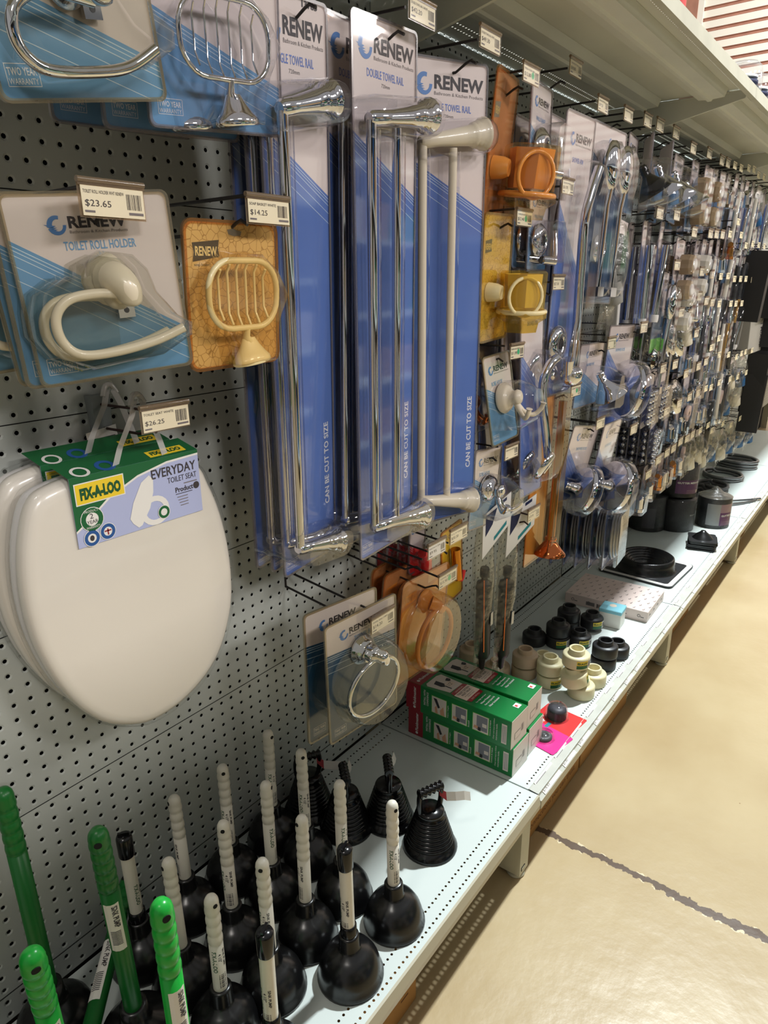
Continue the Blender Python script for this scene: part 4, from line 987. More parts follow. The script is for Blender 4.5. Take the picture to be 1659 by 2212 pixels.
# --- toilet seats
OUT = [(-98, 190), (-124, 177), (-140, 144), (-151, 97), (-155, 42), (-150, -18), (-133, -81), (-107, -137), (-76, -178), (-40, -204), (0, -219), (55, -216), (110, -192), (149, -152), (175, -92), (183, -39), (181, 24), (170, 86), (152, 137), (131, 172), (60, 192), (-40, 196)]
def toilet_seat():
    root = empty('toilet_seat_set'); P = [(p.x, p.y) for p in smooth_path([(x, z, 0) for x, z in OUT], 4, True)]
    cx, cz = 15, -10
    def ring(k, y, dz=0): return [(cx+(x-cx)*k, y, cz+(z-cz)*k+dz) for x, z in P]
    mb = MB(); mb.loft([ring(.965, -22), ring(.985, -24), ring(1, -30), ring(1, -38), ring(.985, -44), ring(.95, -48.5), ring(.9, -50), ring(.6, -51.5), ring(.3, -52)], 'seat', True, True, True)
    mb.build('lid', root)
    mb = MB(); mb.loft([ring(1.0, -2), ring(1.012, -6), ring(1.014, -40), ring(1.003, -47), ring(.985, -50.5)], 'film2', True, False, False); mb.build('shrink_film', root)
    mb = MB(); mb.loft([ring(.93, 0), ring(.97, -2), ring(.985, -8), ring(.985, -14), ring(.965, -20), ring(.93, -22)], 'seatring', True); mb.build('seat_ring', root)
    # printed sleeve over the top
    sl = MB(); y = -54; x0, x1, zt, zb = -78, 128, 194, 100; F = FR((0, y, 0), (1, 0, 0), (0, 0, 1)); tz = zt+3
    sl.prism([(x0, zb), (x1, zb), (x1, tz), (x0, tz)], -.6, 0, 'sleevel', F)
    sl.poly([(x0, tz), (x0, 124), (x0+16, 134), (x0+52, 160), (x0+100, 180), (x0+150, 190), (x1, 192), (x1, tz)], 'sleeveg', F, .2)
    sl.poly([(x0, 124), (x0, 121), (x0+16, 131), (x0+53, 157), (x0+100, 177), (x0+150, 187), (x1, 189), (x1, 192), (x0+150, 190), (x0+100, 180), (x0+52, 160), (x0+16, 134)], 'white', F, .3)
    sl.poly([(x0+5, 158), (x0+78, 158), (x0+78, 188), (x0+5, 188)], 'white', F, .5); sl.rect(x0+6.5, x0+76.5, 159.5, 186.5, 'yellow', F, .7)
    sl.text('FIX-A-LOO', x0+12, 164, 60, 17, 'deepgreen', F, bold=.06, lift=1)
    sl.text('EVERYDAY', x0+122, 168, 78, 14, 'ink', F, bold=.015, lift=.5); sl.text('TOILET SEAT', x0+148, 156, 52, 8.5, 'ink', F, lift=.5); sl.rect(x0+176, x0+200, 150, 151.5, 'inkgrey', F, .5)
    sl.text('Product', x0+160, 139, 32, 8, 'ink', F, bold=.02, lift=.5); sl.disc(x0+198, 143, 5.5, 'ink', F, .5); sl.rect(x0+160, x0+190, 136, 137, 'ink', F, .5)
    for k in range(4): sl.rect(x0+162+k*1.5, x0+181, 131-k*4.5, 132.2-k*4.5, 'inkgrey', F, .5)
    sl.poly([(x0+84, 112), (x0+80, 120), (x0+88, 142), (x0+104, 168), (x0+118, 176), (x0+124, 168), (x0+122, 150), (x0+114, 128), (x0+98, 106), (x0+92, 104)], 'white', F, .5)
    sl.disc(x0+122, 122, 22, 'white', F, .45, r0=14, sx=1.1)
    for (dx, dz, r, a, bcol) in ((24, 136, 16, 'sleeveg', 'white'), (136, 116, 9.5, 'sleeveg', 'white'), (20, 110, 11, 'bluering', 'white'), (44, 113, 11, 'bluering', 'white')):
        sl.disc(x0+dx, dz, r+1, 'white', F, .8); sl.disc(x0+dx, dz, r, a, F, 1.0, r0=r*.58); 
    sl.text('2', x0+21, 137, 5, 7, 'ink', F, lift=1.1); sl.text('YEAR', x0+16, 130, 16, 5, 'ink', F, lift=1.1); sl.text('PRODUCT', x0+14, 146, 20, 3.4, 'white', F, lift=1.2); sl.text('WARRANTY', x0+14, 123.4, 20, 3.4, 'white', F, lift=1.2)
    sl.disc(x0+20, 110, 4, 'ink', F, 1.1, sx=.8); sl.rect(x0+43, x0+45, 108, 117, 'tagred', F, 1.1); sl.rect(x0+39, x0+49, 113, 115, 'tagred', F, 1.1)
    T = FR((0, y, tz), (1, 0, 0), (0, 40, 13))
    sl.prism([(x0, 0), (x1, 0), (x1-3, 42), (x0-3, 42)], -.6, 0, 'sleeveg', T)
    sl.rect(x0+128, x0+190, 5, 22, 'yellow', T, .4); sl.text('FIX-A-LOO', x0+133, 9, 52, 10, 'deepgreen', T, bold=.05, lift=.7)
    sl.disc(x0+22, 10, 13, 'white', T, .4, sx=1, r0=9); sl.disc(x0+60, 12, 14, 'bluering', T, .4, r0=8)
    sl.build('printed_sleeve', root)
    st = MB()
    for xa, xb in ((x0+68, 52), (x1-52, 64)):
        pts = [(xa, -50, tz-6), (xa+(xb-xa)*.3, -42, tz+24), (xa+(xb-xa)*.8, -32, tz+62), (xb, -22, tz+80), (xb+4, -18, tz+82)]
        for q in range(len(pts)-1):
            p, n_ = Vector(pts[q]), Vector(pts[q+1]); wv = Vector((6, 1.5, 0))
            st.add([p-wv, p+wv, n_+wv, n_-wv], [(0, 1, 2, 3)], 'strap')
    st.tube(smooth_path([(44, -24, tz+74), (52, -20, tz+88), (64, -16, tz+88), (70, -20, tz+76)], 4), 4, 'strap', 8)
    st.build('carry_strap', root)
    return root
ts = put(toilet_seat(), 'white wrapped toilet seat with printed green and lavender sleeve, in front', 'toilet seat', 'hanging toilet seats', 21, 78, 905)
t2 = copy_tree(ts); t2['label'] = 'white wrapped toilet seat half hidden behind the front one'; t2.location = Vector((18, -16, 914))*S
hook(71, 1134, 150, -3, 'wirebrown', 36, desc='with grey base carrying the toilet seats', base=True)
ticket(75, 168, 1167, 'cream price ticket reading $26.25 above the toilet seats', '$26.25', 'TOILET SEAT WHITE', w=80, h=34, yaw=0)
mb = MB(); mb.prism([(-24, -110), (26, -104), (24, 0), (-26, -4)], 0, .5, 'paper')
for a in ((-20, 20, -16, -15), (-20, 20, -24, -23), (-20, -19, -24, -16), (19, 20, -24, -16)): mb.rect(*a, 'ink', lift=.8)
mb.disc(0, -40, 16, 'ink', lift=.8, sx=1.1); mb.text('B  Y DOO', -18, -64, 38, 6, 'ink', bold=.02, lift=.8); mb.text('H  WARE', -16, -73, 34, 6, 'ink', bold=.02, lift=.8); mb.text('Ref  9586', -22, -90, 44, 5, 'ink', lift=.8); mb.text('Description:', -22, -100, 36, 4, 'ink', lift=.8)
o = mb.build('paper_hang_tag'); put(o, 'white paper tag with printed reference number behind the toilet seat straps', 'paper tag', None, 62, 24, 1138, 0, 0, -3)

# --- hooks and tickets of the nearest things
hook(-44, 1397, 285, -2, desc='through the toilet roll holder packs'); ticket(-44, 288, 1422, 'cream price ticket reading $23.65 over the toilet roll holder', '$23.65', 'TOILET ROLL HOLDER WHT RENEW', w=76, h=33)
hook(143, 1400, 285, -2, desc='through the yellowed soap basket pack'); ticket(178, 286, 1428, 'cream price ticket reading $14.25 over the soap basket', '$14.25', 'SOAP BASKET WHITE', w=76, h=32)
hook(285, 1672, 285, 6, desc='through the single towel rails'); hook(120, 1735, 285, 4, desc='through the chrome soap basket packs'); hook(-62, 1700, 285, 4, desc='through the chrome roll holder pack')
hook(480, 1695, 285, 14, desc='through the double chrome towel rails', gap=42); ticket(521, 288, 1727, 'cream price ticket reading $42.20 above the double chrome rails', '$42.20', 'DOUBLE TOWEL RAIL CHROME')
hook(668, 1690, 300, 10, desc='through the double white towel rail', gap=42); ticket(705, 303, 1729, 'cream price ticket reading $49.30 above the double white rail', '$49.30', 'DOUBLE TOWEL RAIL WHITE')
hook(443, 730, 275, 32, desc='through the chrome towel ring packs', gap=38); ticket(408, 286, 752, 'cream price ticket reading $14.20 on the towel ring', '$14.20', 'TOWEL RING CHRM')
hook(650, 735, 260, 30, desc='through the amber towel ring packs', gap=36); ticket(634, 285, 755, 'cream price ticket with green dot on the amber towel rings', '$15.90', 'TOWEL RING', dot=1)
hook(590, 790, 250, 22, desc='below the double chrome rails', gap=34); ticket(590, 285, 835, 'white price ticket on the hook of small red packs', '$9.95', 'REDUCER', m='ticketw', w=66)
hook(674, 800, 260, 20, desc='below the double white rail', gap=34); ticket(674, 285, 841, 'cream price ticket hanging just below the double white rail', '$30.30', 'CUTTER', w=70)
hook(905, 1694, 270, 4, desc='through the amber tumbler holder'); ticket(903, 285, 1720, 'cream price ticket with green dot at the amber tumbler holder', '$12.80', 'TUMBLER HOLDER AMBR', dot=1)
hook(888, 1440, 270, 0, desc='through the cream tumbler holder'); ticket(905, 285, 1464, 'cream price ticket reading $12.40 with green dot', '$12.40', 'TUMBLER HOLDER', dot=1)
hook(872, 1166, 270, -2, desc='through the cream robe hook pack'); ticket(902, 285, 1196, 'cream price ticket with green dot over the cream robe hook', '$11.90', 'ROBE HOOK WHITE', dot=1, w=66)
hook(862, 950, 270, 2, desc='through the chrome robe hook pack'); ticket(900, 285, 973, 'cream price ticket over the chrome robe hook', '', 'ROBE HOOK CHROME', w=66)
hook(985, 790, 300, 26, 'wirebrown', desc='holding the bagged black spouts', gap=34); ticket(1008, 300, 797, 'cream price ticket in front of the orange brass rail pack', '$39.90', 'STEM', w=66)
hook(1150, 1070, 230, 0, desc='through the orange brass rail pack', single=True)

# --- plungers
def plunger(h=275, colour='whitepl', cap=False, lab='SINK PUMP'):
    root = empty('sink_plunger'); mb = MB()
    mb.lathe([(50, 6), (56, 2), (58, 0), (58, 5), (55, 9), (54, 20), (50, 34), (42, 48), (30, 58), (21, 62), (18, 66), (17.5, 90), (16, 93), (11, 93)], 'rubber', n=36); mb.lathe([(50, 6), (46, 30), (30, 50), (1, 54)], 'rubber', n=24); mb.build('rubber_cup', root)
    mb = MB(); r = 11.2
    if cap:
        mb.lathe([(r, 90), (r, h-34)], colour, n=20)
    else:
        pr = [(r, 90), (r, h-92)]
        for k in range(4):
            z = h-92+k*19; pr += [(r-1.4, z+.5), (r+.4, z+5), (r+.6, z+11), (r-.6, z+18)]
        pr += [(r, h-14), (r-.8, h-8), (r-3.2, h-3), (r-7, h-.4), (.1, h)]
        mb.lathe(pr, colour, n=20)
        mb.lathe([(3.6, 0), (3.6, 1.2)], 'slot', (0, -r+.9, h-13), (0, -1, 0), 12)
    F = FR((0, 0, 0), (1, 0, 0), (0, 0, 1))
    def wrap(s, z0, ln, hh, ang, m_):
        vs, fs = text_mesh(s, .02); a0 = ang
        mb.add([((r+.25)*math.cos(a0+(b-.5)*hh/r), (r+.25)*math.sin(a0+(b-.5)*hh/r), z0-a*ln) for a, b in vs], fs, m_)
    z = h-100; A = -PI/2
    wrap('FIX-A-LOO', z, 42, 7, A-.9, 'deepgreen'); wrap('4 1/2"', z-6, 16, 5, A-.15, 'ink'); wrap(lab, z, 34, 4.5, A+.5, 'ink')
    for k in range(9):
        zz = z-48-k*3; mb.add([((r+.25)*math.cos(A+q), (r+.25)*math.sin(A+q), zz-e) for q in (-.5, 0, .5) for e in (0, 1.2+(k % 3)*.4)], [(0, 2, 3, 1), (2, 4, 5, 3)], 'ink')
    mb.build('handle', root)
    if cap:
        mb = MB(); mb.lathe([(r+1.4, h-40), (r+2, h-38), (r+2, h-4), (r+.6, h), (2, h+1)], 'blackgloss', n=20); mb.box(-2, 2, -9, 9, h, h+7, 'blackgloss'); mb.build('end_cap', root)
        mb = MB(); mb.lathe([(r+3, 88), (r+3, 112), (r+1, 114)], 'blackgloss', n=20); mb.build('collar', root)
    return root
PL = plunger(); PC = plunger(cap=True)
spots = [(298, -389, 'w', 'white handled plunger nearest the shelf edge, beside the bell plunger', 20), (168, -390, 'c', 'black capped plunger in the front row', -40),
 (282, -278, 'w', 'white handled plunger right behind the front capped one', 60), (174, -282, 'w', 'white handled plunger in the middle of the second row', -60),
 (304, -162, 'w', 'white handled plunger between the bell plungers and the panel row', 10), (70, -300, 'w', 'white handled plunger with green lettering, second row left', -20),
 (198, -172, 'w', 'white handled plunger with blue black label, third row', 70), (88, -186, 'w', 'white handled plunger with green lettering facing the camera, third row', -10),
 (306, -62, 'w', 'white handled plunger by the panel, farthest right', 40), (184, -70, 'w', 'white handled plunger by the panel, second from the right', 5),
 (79, -68, 'w', 'white handled plunger by the panel with a hole facing left', -70), (-15, -177, 'w', 'white handled plunger left of the green lettered ones, third row', -60),
 (-28, -76, 'c', 'black capped plunger by the panel with upside down label', 90), (-24, -286, 'w', 'white handled plunger between the green handles and the capped one', 30),
 (-18, -394, 'c', 'black capped plunger at the bottom edge of the picture', -30)]
fw_, fc = True, True
for x, y, k, lb, a in spots:
    src = PL if k == 'w' else PC; first = fw_ if k == 'w' else fc
    o = src if first else copy_tree(src)
    if k == 'w': fw_ = False
    else: fc = False
    o.location = Vector((x, y, SH))*S; o.rotation_euler = (rnd.uniform(-.012, .012), rnd.uniform(-.012, .012), math.radians(a-38))
    tag(o, lb, 'plunger', 'sink plungers with white handles')
def long_plunger(colour='green', h=470):
    root = empty('long_handled_plunger'); mb = MB(); r = 13.5
    mb.lathe([(56, 6), (64, 2), (66, 0), (66, 6), (62, 10), (60, 24), (54, 42), (42, 56), (27, 66), (22, 72), (20, 98), (14, 98)], 'rubber', n=36); mb.build('rubber_cup', root)
    mb = MB(); pr = [(r, 95), (r, h-112)]
    for k in range(5):
        z = h-112+k*19; pr += [(r-1.6, z+.5), (r+.4, z+5), (r+.6, z+11), (r-.4, z+18)]
    pr += [(r, h-15), (r-1.4, h-8), (r-5, h-2.5), (r-10, h-.3), (.1, h)]
    mb.lathe(pr, colour, n=22); mb.lathe([(5, 0), (5, 1)], 'slot', (0, -r+.8, h-17), (0, -1, 0), 14); mb.build('handle', root)
    mb = MB(); A = -PI/2; z = h-135
    mb.add([((r+.3)*math.cos(A+q), (r+.3)*math.sin(A+q), e) for q in (-.8, -.4, 0, .4, .8) for e in (z+4, z-92)], [(0, 2, 3, 1), (2, 4, 5, 3), (4, 6, 7, 5), (6, 8, 9, 7)], 'ticketw')
    vs, fs = text_mesh('SINK PUMP', .02)
    mb.add([((r+.7)*math.cos(A+.3+(b-.5)*8/r), (r+.7)*math.sin(A+.3+(b-.5)*8/r), z-a*42) for a, b in vs], fs, 'ink')
    for k in range(10): mb.add([((r+.7)*math.cos(A+q), (r+.7)*math.sin(A+q), z-50-k*3-e) for q in (-.5, 0, .5) for e in (0, 1.3)], [(0, 2, 3, 1), (2, 4, 5, 3)], 'ink')
    mb.build('paper_label', root)
    return root
def lean(o, base, top_dir, spin=0):
    q = Vector(top_dir).normalized().to_track_quat('Z', 'Y'); o.location = Vector(base)*S
    o.rotation_euler = (q.to_matrix() @ Matrix.Rotation(math.radians(spin), 3, 'Z')).to_euler(); return o
g0 = long_plunger(); gb = long_plunger('greenb')
tag(lean(g0, (-186, -59-12, SH), (0, .02, 1), -20), 'dark green long handled plunger at the left edge by the panel', 'plunger', 'long green handled plungers')
o = copy_tree(g0); tag(lean(o, (-118, -195, SH), (-30, -42, 470), 0), 'dark green long handled plunger leaning in the middle of the group', 'plunger', 'long green handled plungers')
o = copy_tree(g0); tag(lean(o, (-330, -318, SH+62), (310, 293, 44), 160), 'dark green plunger lying on its side with a white barcode label', 'plunger', 'long green handled plungers')
tag(lean(gb, (-165, -395, SH), (-2, -4, 470), 15), 'bright green handled plunger with hanging hole, nearest the capped plunger', 'plunger', 'long green handled plungers')
o = copy_tree(gb); tag(lean(o, (-248, -250, SH), (-38, -85, 470), 10), 'bright green handled plunger leaning at the bottom left corner', 'plunger', 'long green handled plungers')
# bell plungers
def bell(seedv=0, tagged=True):
    root = empty('bellows_plunger'); mb = MB(); pr = [(48, 8), (57, 1), (58.5, 0), (59, 3), (57, 7), (50, 18)]
    for k in range(8):
        z = 20+k*8.2; rr = 49-k*2.5; pr += [(rr-3.2, z), (rr+1.2, z+2.2), (rr+1.5, z+4.4), (rr-3.4, z+7.2)]
    pr += [(29, 87), (30, 92), (28, 96), (8, 97.5), (1, 98)]
    mb.lathe(pr, 'blackgloss', n=36); mb.build('bellows', root)
    mb = MB(); mb.tube(smooth_path([(-24, 0, 95), (-27, 0, 112), (-27, 0, 132), (-24, 0, 142)], 4), 6, 'blackgloss', 8); mb.tube(smooth_path([(24, 0, 95), (27, 0, 112), (27, 0, 132), (24, 0, 142)], 4), 6, 'blackgloss', 8)
    n_ = 22; mb.tube([(-29+58*i/n_, 0, 143) for i in range(n_+1)], [8.6+2.2*math.sin(2*PI*i/n_*5.5) for i in range(n_+1)], 'blackgloss', 12); mb.build('grip', root)
    if tagged:
        mb = MB(); pts = [(20, -4, 128), (34, -10, 118), (52, -18, 116), (72, -22, 112), (90, -20, 100)]
        for q in range(4):
            p, t_ = Vector(pts[q]), Vector(pts[q+1]); wv = Vector((1, 3, 9)) if q else Vector((0, 1, 5))
            mb.add([p-wv, p+Vector((1, 3, 9)), t_+Vector((1, 3, 9)), t_-Vector((1, 3, 9))], [(0, 1, 2, 3)], 'paper' if q else 'tagred', True)
        F = FR((52, -18.6, 107), (20, -4, -4), (1, 3, 9)); mb.bars(3, 15, 3, 14, 'ink', F, .5, n=8); mb.build('loop_tag', root)
    return root
bl = bell(); first = True
for x, y, a, lb in [(491, -342, -22, 'black bellows plunger standing alone in the light with a white tag'), (500, -226, 42, 'black bellows plunger behind the lone one, grip seen end on'), (424, -166, 48, 'black bellows plunger between the white handles and the others'), (417, -64, -30, 'black bellows plunger against the panel under the towel ring pack')]:
    o = bl if first else copy_tree(bl); first = False
    o.location = Vector((x, y, SH))*S; o.rotation_euler = (0, 0, math.radians(a)); tag(o, lb, 'plunger', 'black bellows plungers')

# --- valve boxes
def valve_box():
    L, w, h = 305, 84, 80; root = empty('inlet_valve_box'); mb = MB()   # length runs from the panel (y=0) to the aisle (y=-L)
    mb.bbox(0, w, -L, 0, 0, h, 'boxgreen', 1.2)
    mb.box(1, w-1, -L-.4, -L+1, 1, h-1, 'boxwhite'); mb.box(-.3, .6, -46, -.6, .8, h-.8, 'boxred'); mb.box(.8, w-.8, -46, -.6, h-.6, h+.3, 'boxred')
    pr = mb
    T = FR((0, 0, h+.3), (0, -1, 0), (1, 0, 0))      # top: u towards the aisle, v across
    Lf = FR((-.3, 0, 0), (0, -1, 0), (0, 0, 1))      # left side: u towards the aisle, v up
    T2 = FR((0, 0, h+.3), (1, 0, 0), (0, 1, 0))
    pr.text('Fluidmaster', 12, 30, 44, 10, 'white', FR((0, 0, h+.3), (1, 0, 0), (0, 1, 0)), lift=.5) if 0 else pr.text('Fluidmaster', 20, -34, 50, 9, 'white', T2, lift=.5, bold=.02)
    pr.disc(13, -30, 4.5, 'white', T2, .5)
    pr.poly([(52, 20), (60, 8), (120, 26), (118, 66), (70, 80), (54, 70)], 'boxwhite', T2, .3) if 0 else None
    pr.poly([(6, -62), (14, -54), (60, -54), (74, -60), (70, -128), (16, -124)], 'boxwhite', T2, .3)
    pr.poly([(24, -70), (40, -66), (42, -92), (30, -100), (24, -92)], 'photo_dark', T2, .5); pr.rect(32, 36, -118, -98, 'photo_dark', T2, .5)
    pr.rect(38, 62, -112, -92, 'boxcream', T2, .6); pr.text('1/2"', 41, -108, 17, 11, 'ink', T2, lift=.8); pr.poly([(56, -84), (68, -80), (70, -90), (64, -96), (58, -94)], 'photo_dark', T2, .7)
    pr.poly([(10, -140), (14, -128), (70, -128), (74, -140)], 'boxred', T2, .7); pr.rect(10, 74, -176, -140, 'boxcream', T2, .7); pr.poly([(10, -176), (74, -176), (70, -188), (14, -188)], 'boxred', T2, .7)
    pr.text('UNIVERSAL', 24, -137, 36, 5, 'boxcream', T2, lift=.9); pr.text('TOILET CISTERN', 16, -150, 52, 6.5, 'ink', T2, bold=.02, lift=.9); pr.text('INLET VALVE', 22, -159, 40, 6.5, 'ink', T2, bold=.02, lift=.9)
    pr.text('#1 Solution to Fix', 22, -166, 40, 4, 'ink', T2, lift=.9); pr.text('Noisy Toilets', 28, -172, 30, 4, 'ink', T2, lift=.9); pr.text('EASY INSTALL', 24, -185, 36, 5, 'boxcream', T2, lift=.9)
    for k, s in enumerate(('For High and Low', 'Water Pressure', 'Fast and Quiet Fill', 'Filter Included')): pr.text(s, 18+k*2, -202-k*11, 46, 5.5, 'white', T2, lift=.5, bold=.015)
    pr.rect(58, 76, -292, -276, 'white', T2, .5); pr.rect(61, 67, -287, -280, 'redcard', T2, .7)
    # side pictures; seen from the left, reading direction runs towards the aisle
    pr.text('Fluidmaster', 10, 10, 56, 10, 'white', Lf, rot=90, lift=.5, bold=.02) if 0 else pr.text('Fluidmaster', 32, 16, 54, 9, 'white', Lf, rot=90, lift=.5, bold=.02)
    pr.disc(27.5, 10, 4, 'white', Lf, .5)
    pr.text('INSTALL WITH', 62, 28, 44, 6, 'white', Lf, rot=90, lift=.5, bold=.02); pr.text('CONFIDENCE', 71, 28, 40, 6, 'white', Lf, rot=90, lift=.5, bold=.02)
    for k, u in enumerate((80, 140, 200)):
        pr.rect(u, u+46, 16, 66, 'limegreen', Lf, .4); pr.rect(u+1.5, u+44.5, 17.5, 64.5, 'boxwhite', Lf, .6)
        if k == 0:
            pr.poly([(u+6, 60), (u+16, 60), (u+26, 38), (u+20, 34)], 'photo_dark', Lf, .8); pr.poly([(u+12, 18), (u+10, 34), (u+16, 40), (u+20, 18)], 'skin', Lf, .8); pr.poly([(u+28, 18), (u+26, 30), (u+36, 44), (u+40, 18)], 'skin', Lf, .8)
        else:
            pr.rect(u+12, u+42, 22, 62, 'photo_grey', Lf, .8); pr.rect(u+28, u+40, 34, 44, 'boxwhite', Lf, 1); pr.rect(u+16, u+24, 20, 30, 'photo_dark', Lf, 1); pr.poly([(u+4, 24), (u+6, 32), (u+16, 32), (u+16, 24)], 'skin', Lf, 1)
        pr.text(['Adjust Height', 'Install', 'Connect & Adjust'][k], u+52, 18, [36, 18, 44][k], 4.6, 'white', Lf, rot=90, lift=.5, bold=.01)
    pr.text('Clear and easy-to-follow', 262, 14, 58, 4.6, 'white', Lf, rot=90, lift=.5); pr.text('instructions inside.', 269, 14, 46, 4.6, 'white', Lf, rot=90, lift=.5)
    pr.rect(280, 294, 12, 66, 'boxwhite', Lf, .4)
    for k in range(5): pr.rect(282+k*2.3, 283+k*2.3, 16, 62, 'photo_grey', Lf, .6)
    E_ = FR((0, -L-.4, 0), (1, 0, 0), (0, 0, 1)); pr.rect(18, 48, 20, 38, 'inkgrey', E_, .3); pr.rect(19, 47, 21, 37, 'boxwhite', E_, .5); pr.bars(52, 66, 26, 46, 'inkgrey', E_, .4, n=9)
    pr.build('printed_carton', root)
    return root
vb = valve_box()
for k, (x, y, z, a, lb) in enumerate([(783, -82, 0, 0, 'green and red valve box, lower left of the stack of four'), (874, -78, 0, .6, 'green and red valve box, lower right of the stack of four'), (778, -78, 81, -.6, 'green and red valve box, top left of the stack of four'), (868, -72, 81, 1, 'green and red valve box, top right of the stack of four')]):
    o = vb if k == 0 else copy_tree(vb); o.location = Vector((x, y, SH+z))*S; o.rotation_euler = (0, 0, math.radians(a)); tag(o, lb, 'box', 'boxed toilet inlet valves')
# flat carded washers by the edge
def flat_card(w, h, m_, root_name):
    root = empty(root_name); mb = MB(); mb.prism(rrect(0, w, -h, 0, 4), 0, 1, m_, FR((0, 0, .5), (1, 0, 0), (0, 1, 0))); return root, mb
root, mb = flat_card(108, 120, 'redcard', 'tap_valve_card'); T = FR((0, 0, 1.6), (1, 0, 0), (0, 1, 0))
mb.text('VALVE', 8, -22, 40, 10, 'white', T, bold=.03, rot=0, lift=.4); mb.text('CAP', 8, -36, 26, 10, 'white', T, bold=.03, lift=.4); mb.rect(6, 30, -56, -46, 'teal', T, .3); mb.build('printed_card', root)
mb = MB(); mb.lathe([(26, 0), (26, 22), (24, 30), (10, 32), (1, 32)], 'greytape', (66, -50, 2), (0, 0, 1), 28); mb.build('rubber_cap', root)
mb = MB(); mb.lathe([(34, 0), (30, 3), (29, 26), (24, 36), (1, 38)], 'clear', (66, -50, 2), (0, 0, 1), 28); mb.build('blister', root)
put(root, 'red card with round grey cap in a clear dome beside the valve boxes', 'blister pack', None, 1015, 318, SH+.4, -6, 0, 0)
root, mb = flat_card(94, 100, 'pink', 'washer_card'); mb.build('printed_card', root)
mb = MB(); mb.lathe([(22, 0), (22, 6), (16, 9), (12, 9), (11, 5), (7, 6), (5, 12), (1, 12)], 'hosegrey', (44, -42, 1.6), (0, 0, 1), 26); mb.build('washer', root)
mb = MB(); mb.lathe([(30, 0), (27, 3), (25, 13), (1, 14)], 'clear', (44, -42, 1.6), (0, 0, 1), 26); mb.build('blister', root)
put(root, 'bright pink card with a dark washer lying at the shelf edge', 'blister pack', None, 935, 335, SH+.6, -10, 0, 0)

# --- pipe adapters
def adapter(m_, label=True, sz=1):
    root = empty('pipe_adapter'); mb = MB()
    mb.lathe([(1, 18), (32, 18), (33, 0), (38, 1.5), (38.5, 4), (38.5, 32), (37, 35), (33, 37), (24, 38), (23, 40), (22.5, 52), (21.5, 53), (17.5, 53), (17, 50), (17, 20), (1, 20)], m_, n=32); mb.build('socket', root)
    if label:
        mb = MB(); A = -PI/2; r = 38.9
        def patch(a0, a1, z0, z1, m2, rr=r):
            n_ = 6; v = [(rr*math.cos(A+a0+(a1-a0)*i/n_), rr*math.sin(A+a0+(a1-a0)*i/n_), z) for i in range(n_+1) for z in (z0, z1)]
            mb.add(v, [(2*i, 2*i+2, 2*i+3, 2*i+1) for i in range(n_)], m2)
        patch(-.75, .15, 17, 30, 'yellow'); patch(-.75, .15, 6, 17, 'sleeveg'); patch(.15, .8, 6, 30, 'ticketw')
        for k in range(9): patch(.2+k*.062, .23+k*.062, 9, 27, 'ink', r+.2)
        vs, fs = text_mesh('FIX-A-LOO', .05); mb.add([((r+.3)*math.cos(A-.7+a*.8), (r+.3)*math.sin(A-.7+a*.8), 19+b*8) for a, b in vs], fs, 'deepgreen')
        mb.build('sticker', root)
    return root
AP = {}
def put_ad(m_, lab, x, y, z, a, label=True, tilt=0):
    k = (m_, label); o = copy_tree(AP[k]) if k in AP else adapter(m_, label); AP[k] = o
    o.location = Vector((x, y, SH+z))*S; o.rotation_euler = (math.radians(tilt), 0, math.radians(a))
    tag(o, lab, 'pipe adapter', 'cream pipe adapters' if 'pvc' == m_[:3] else 'black pipe adapters')
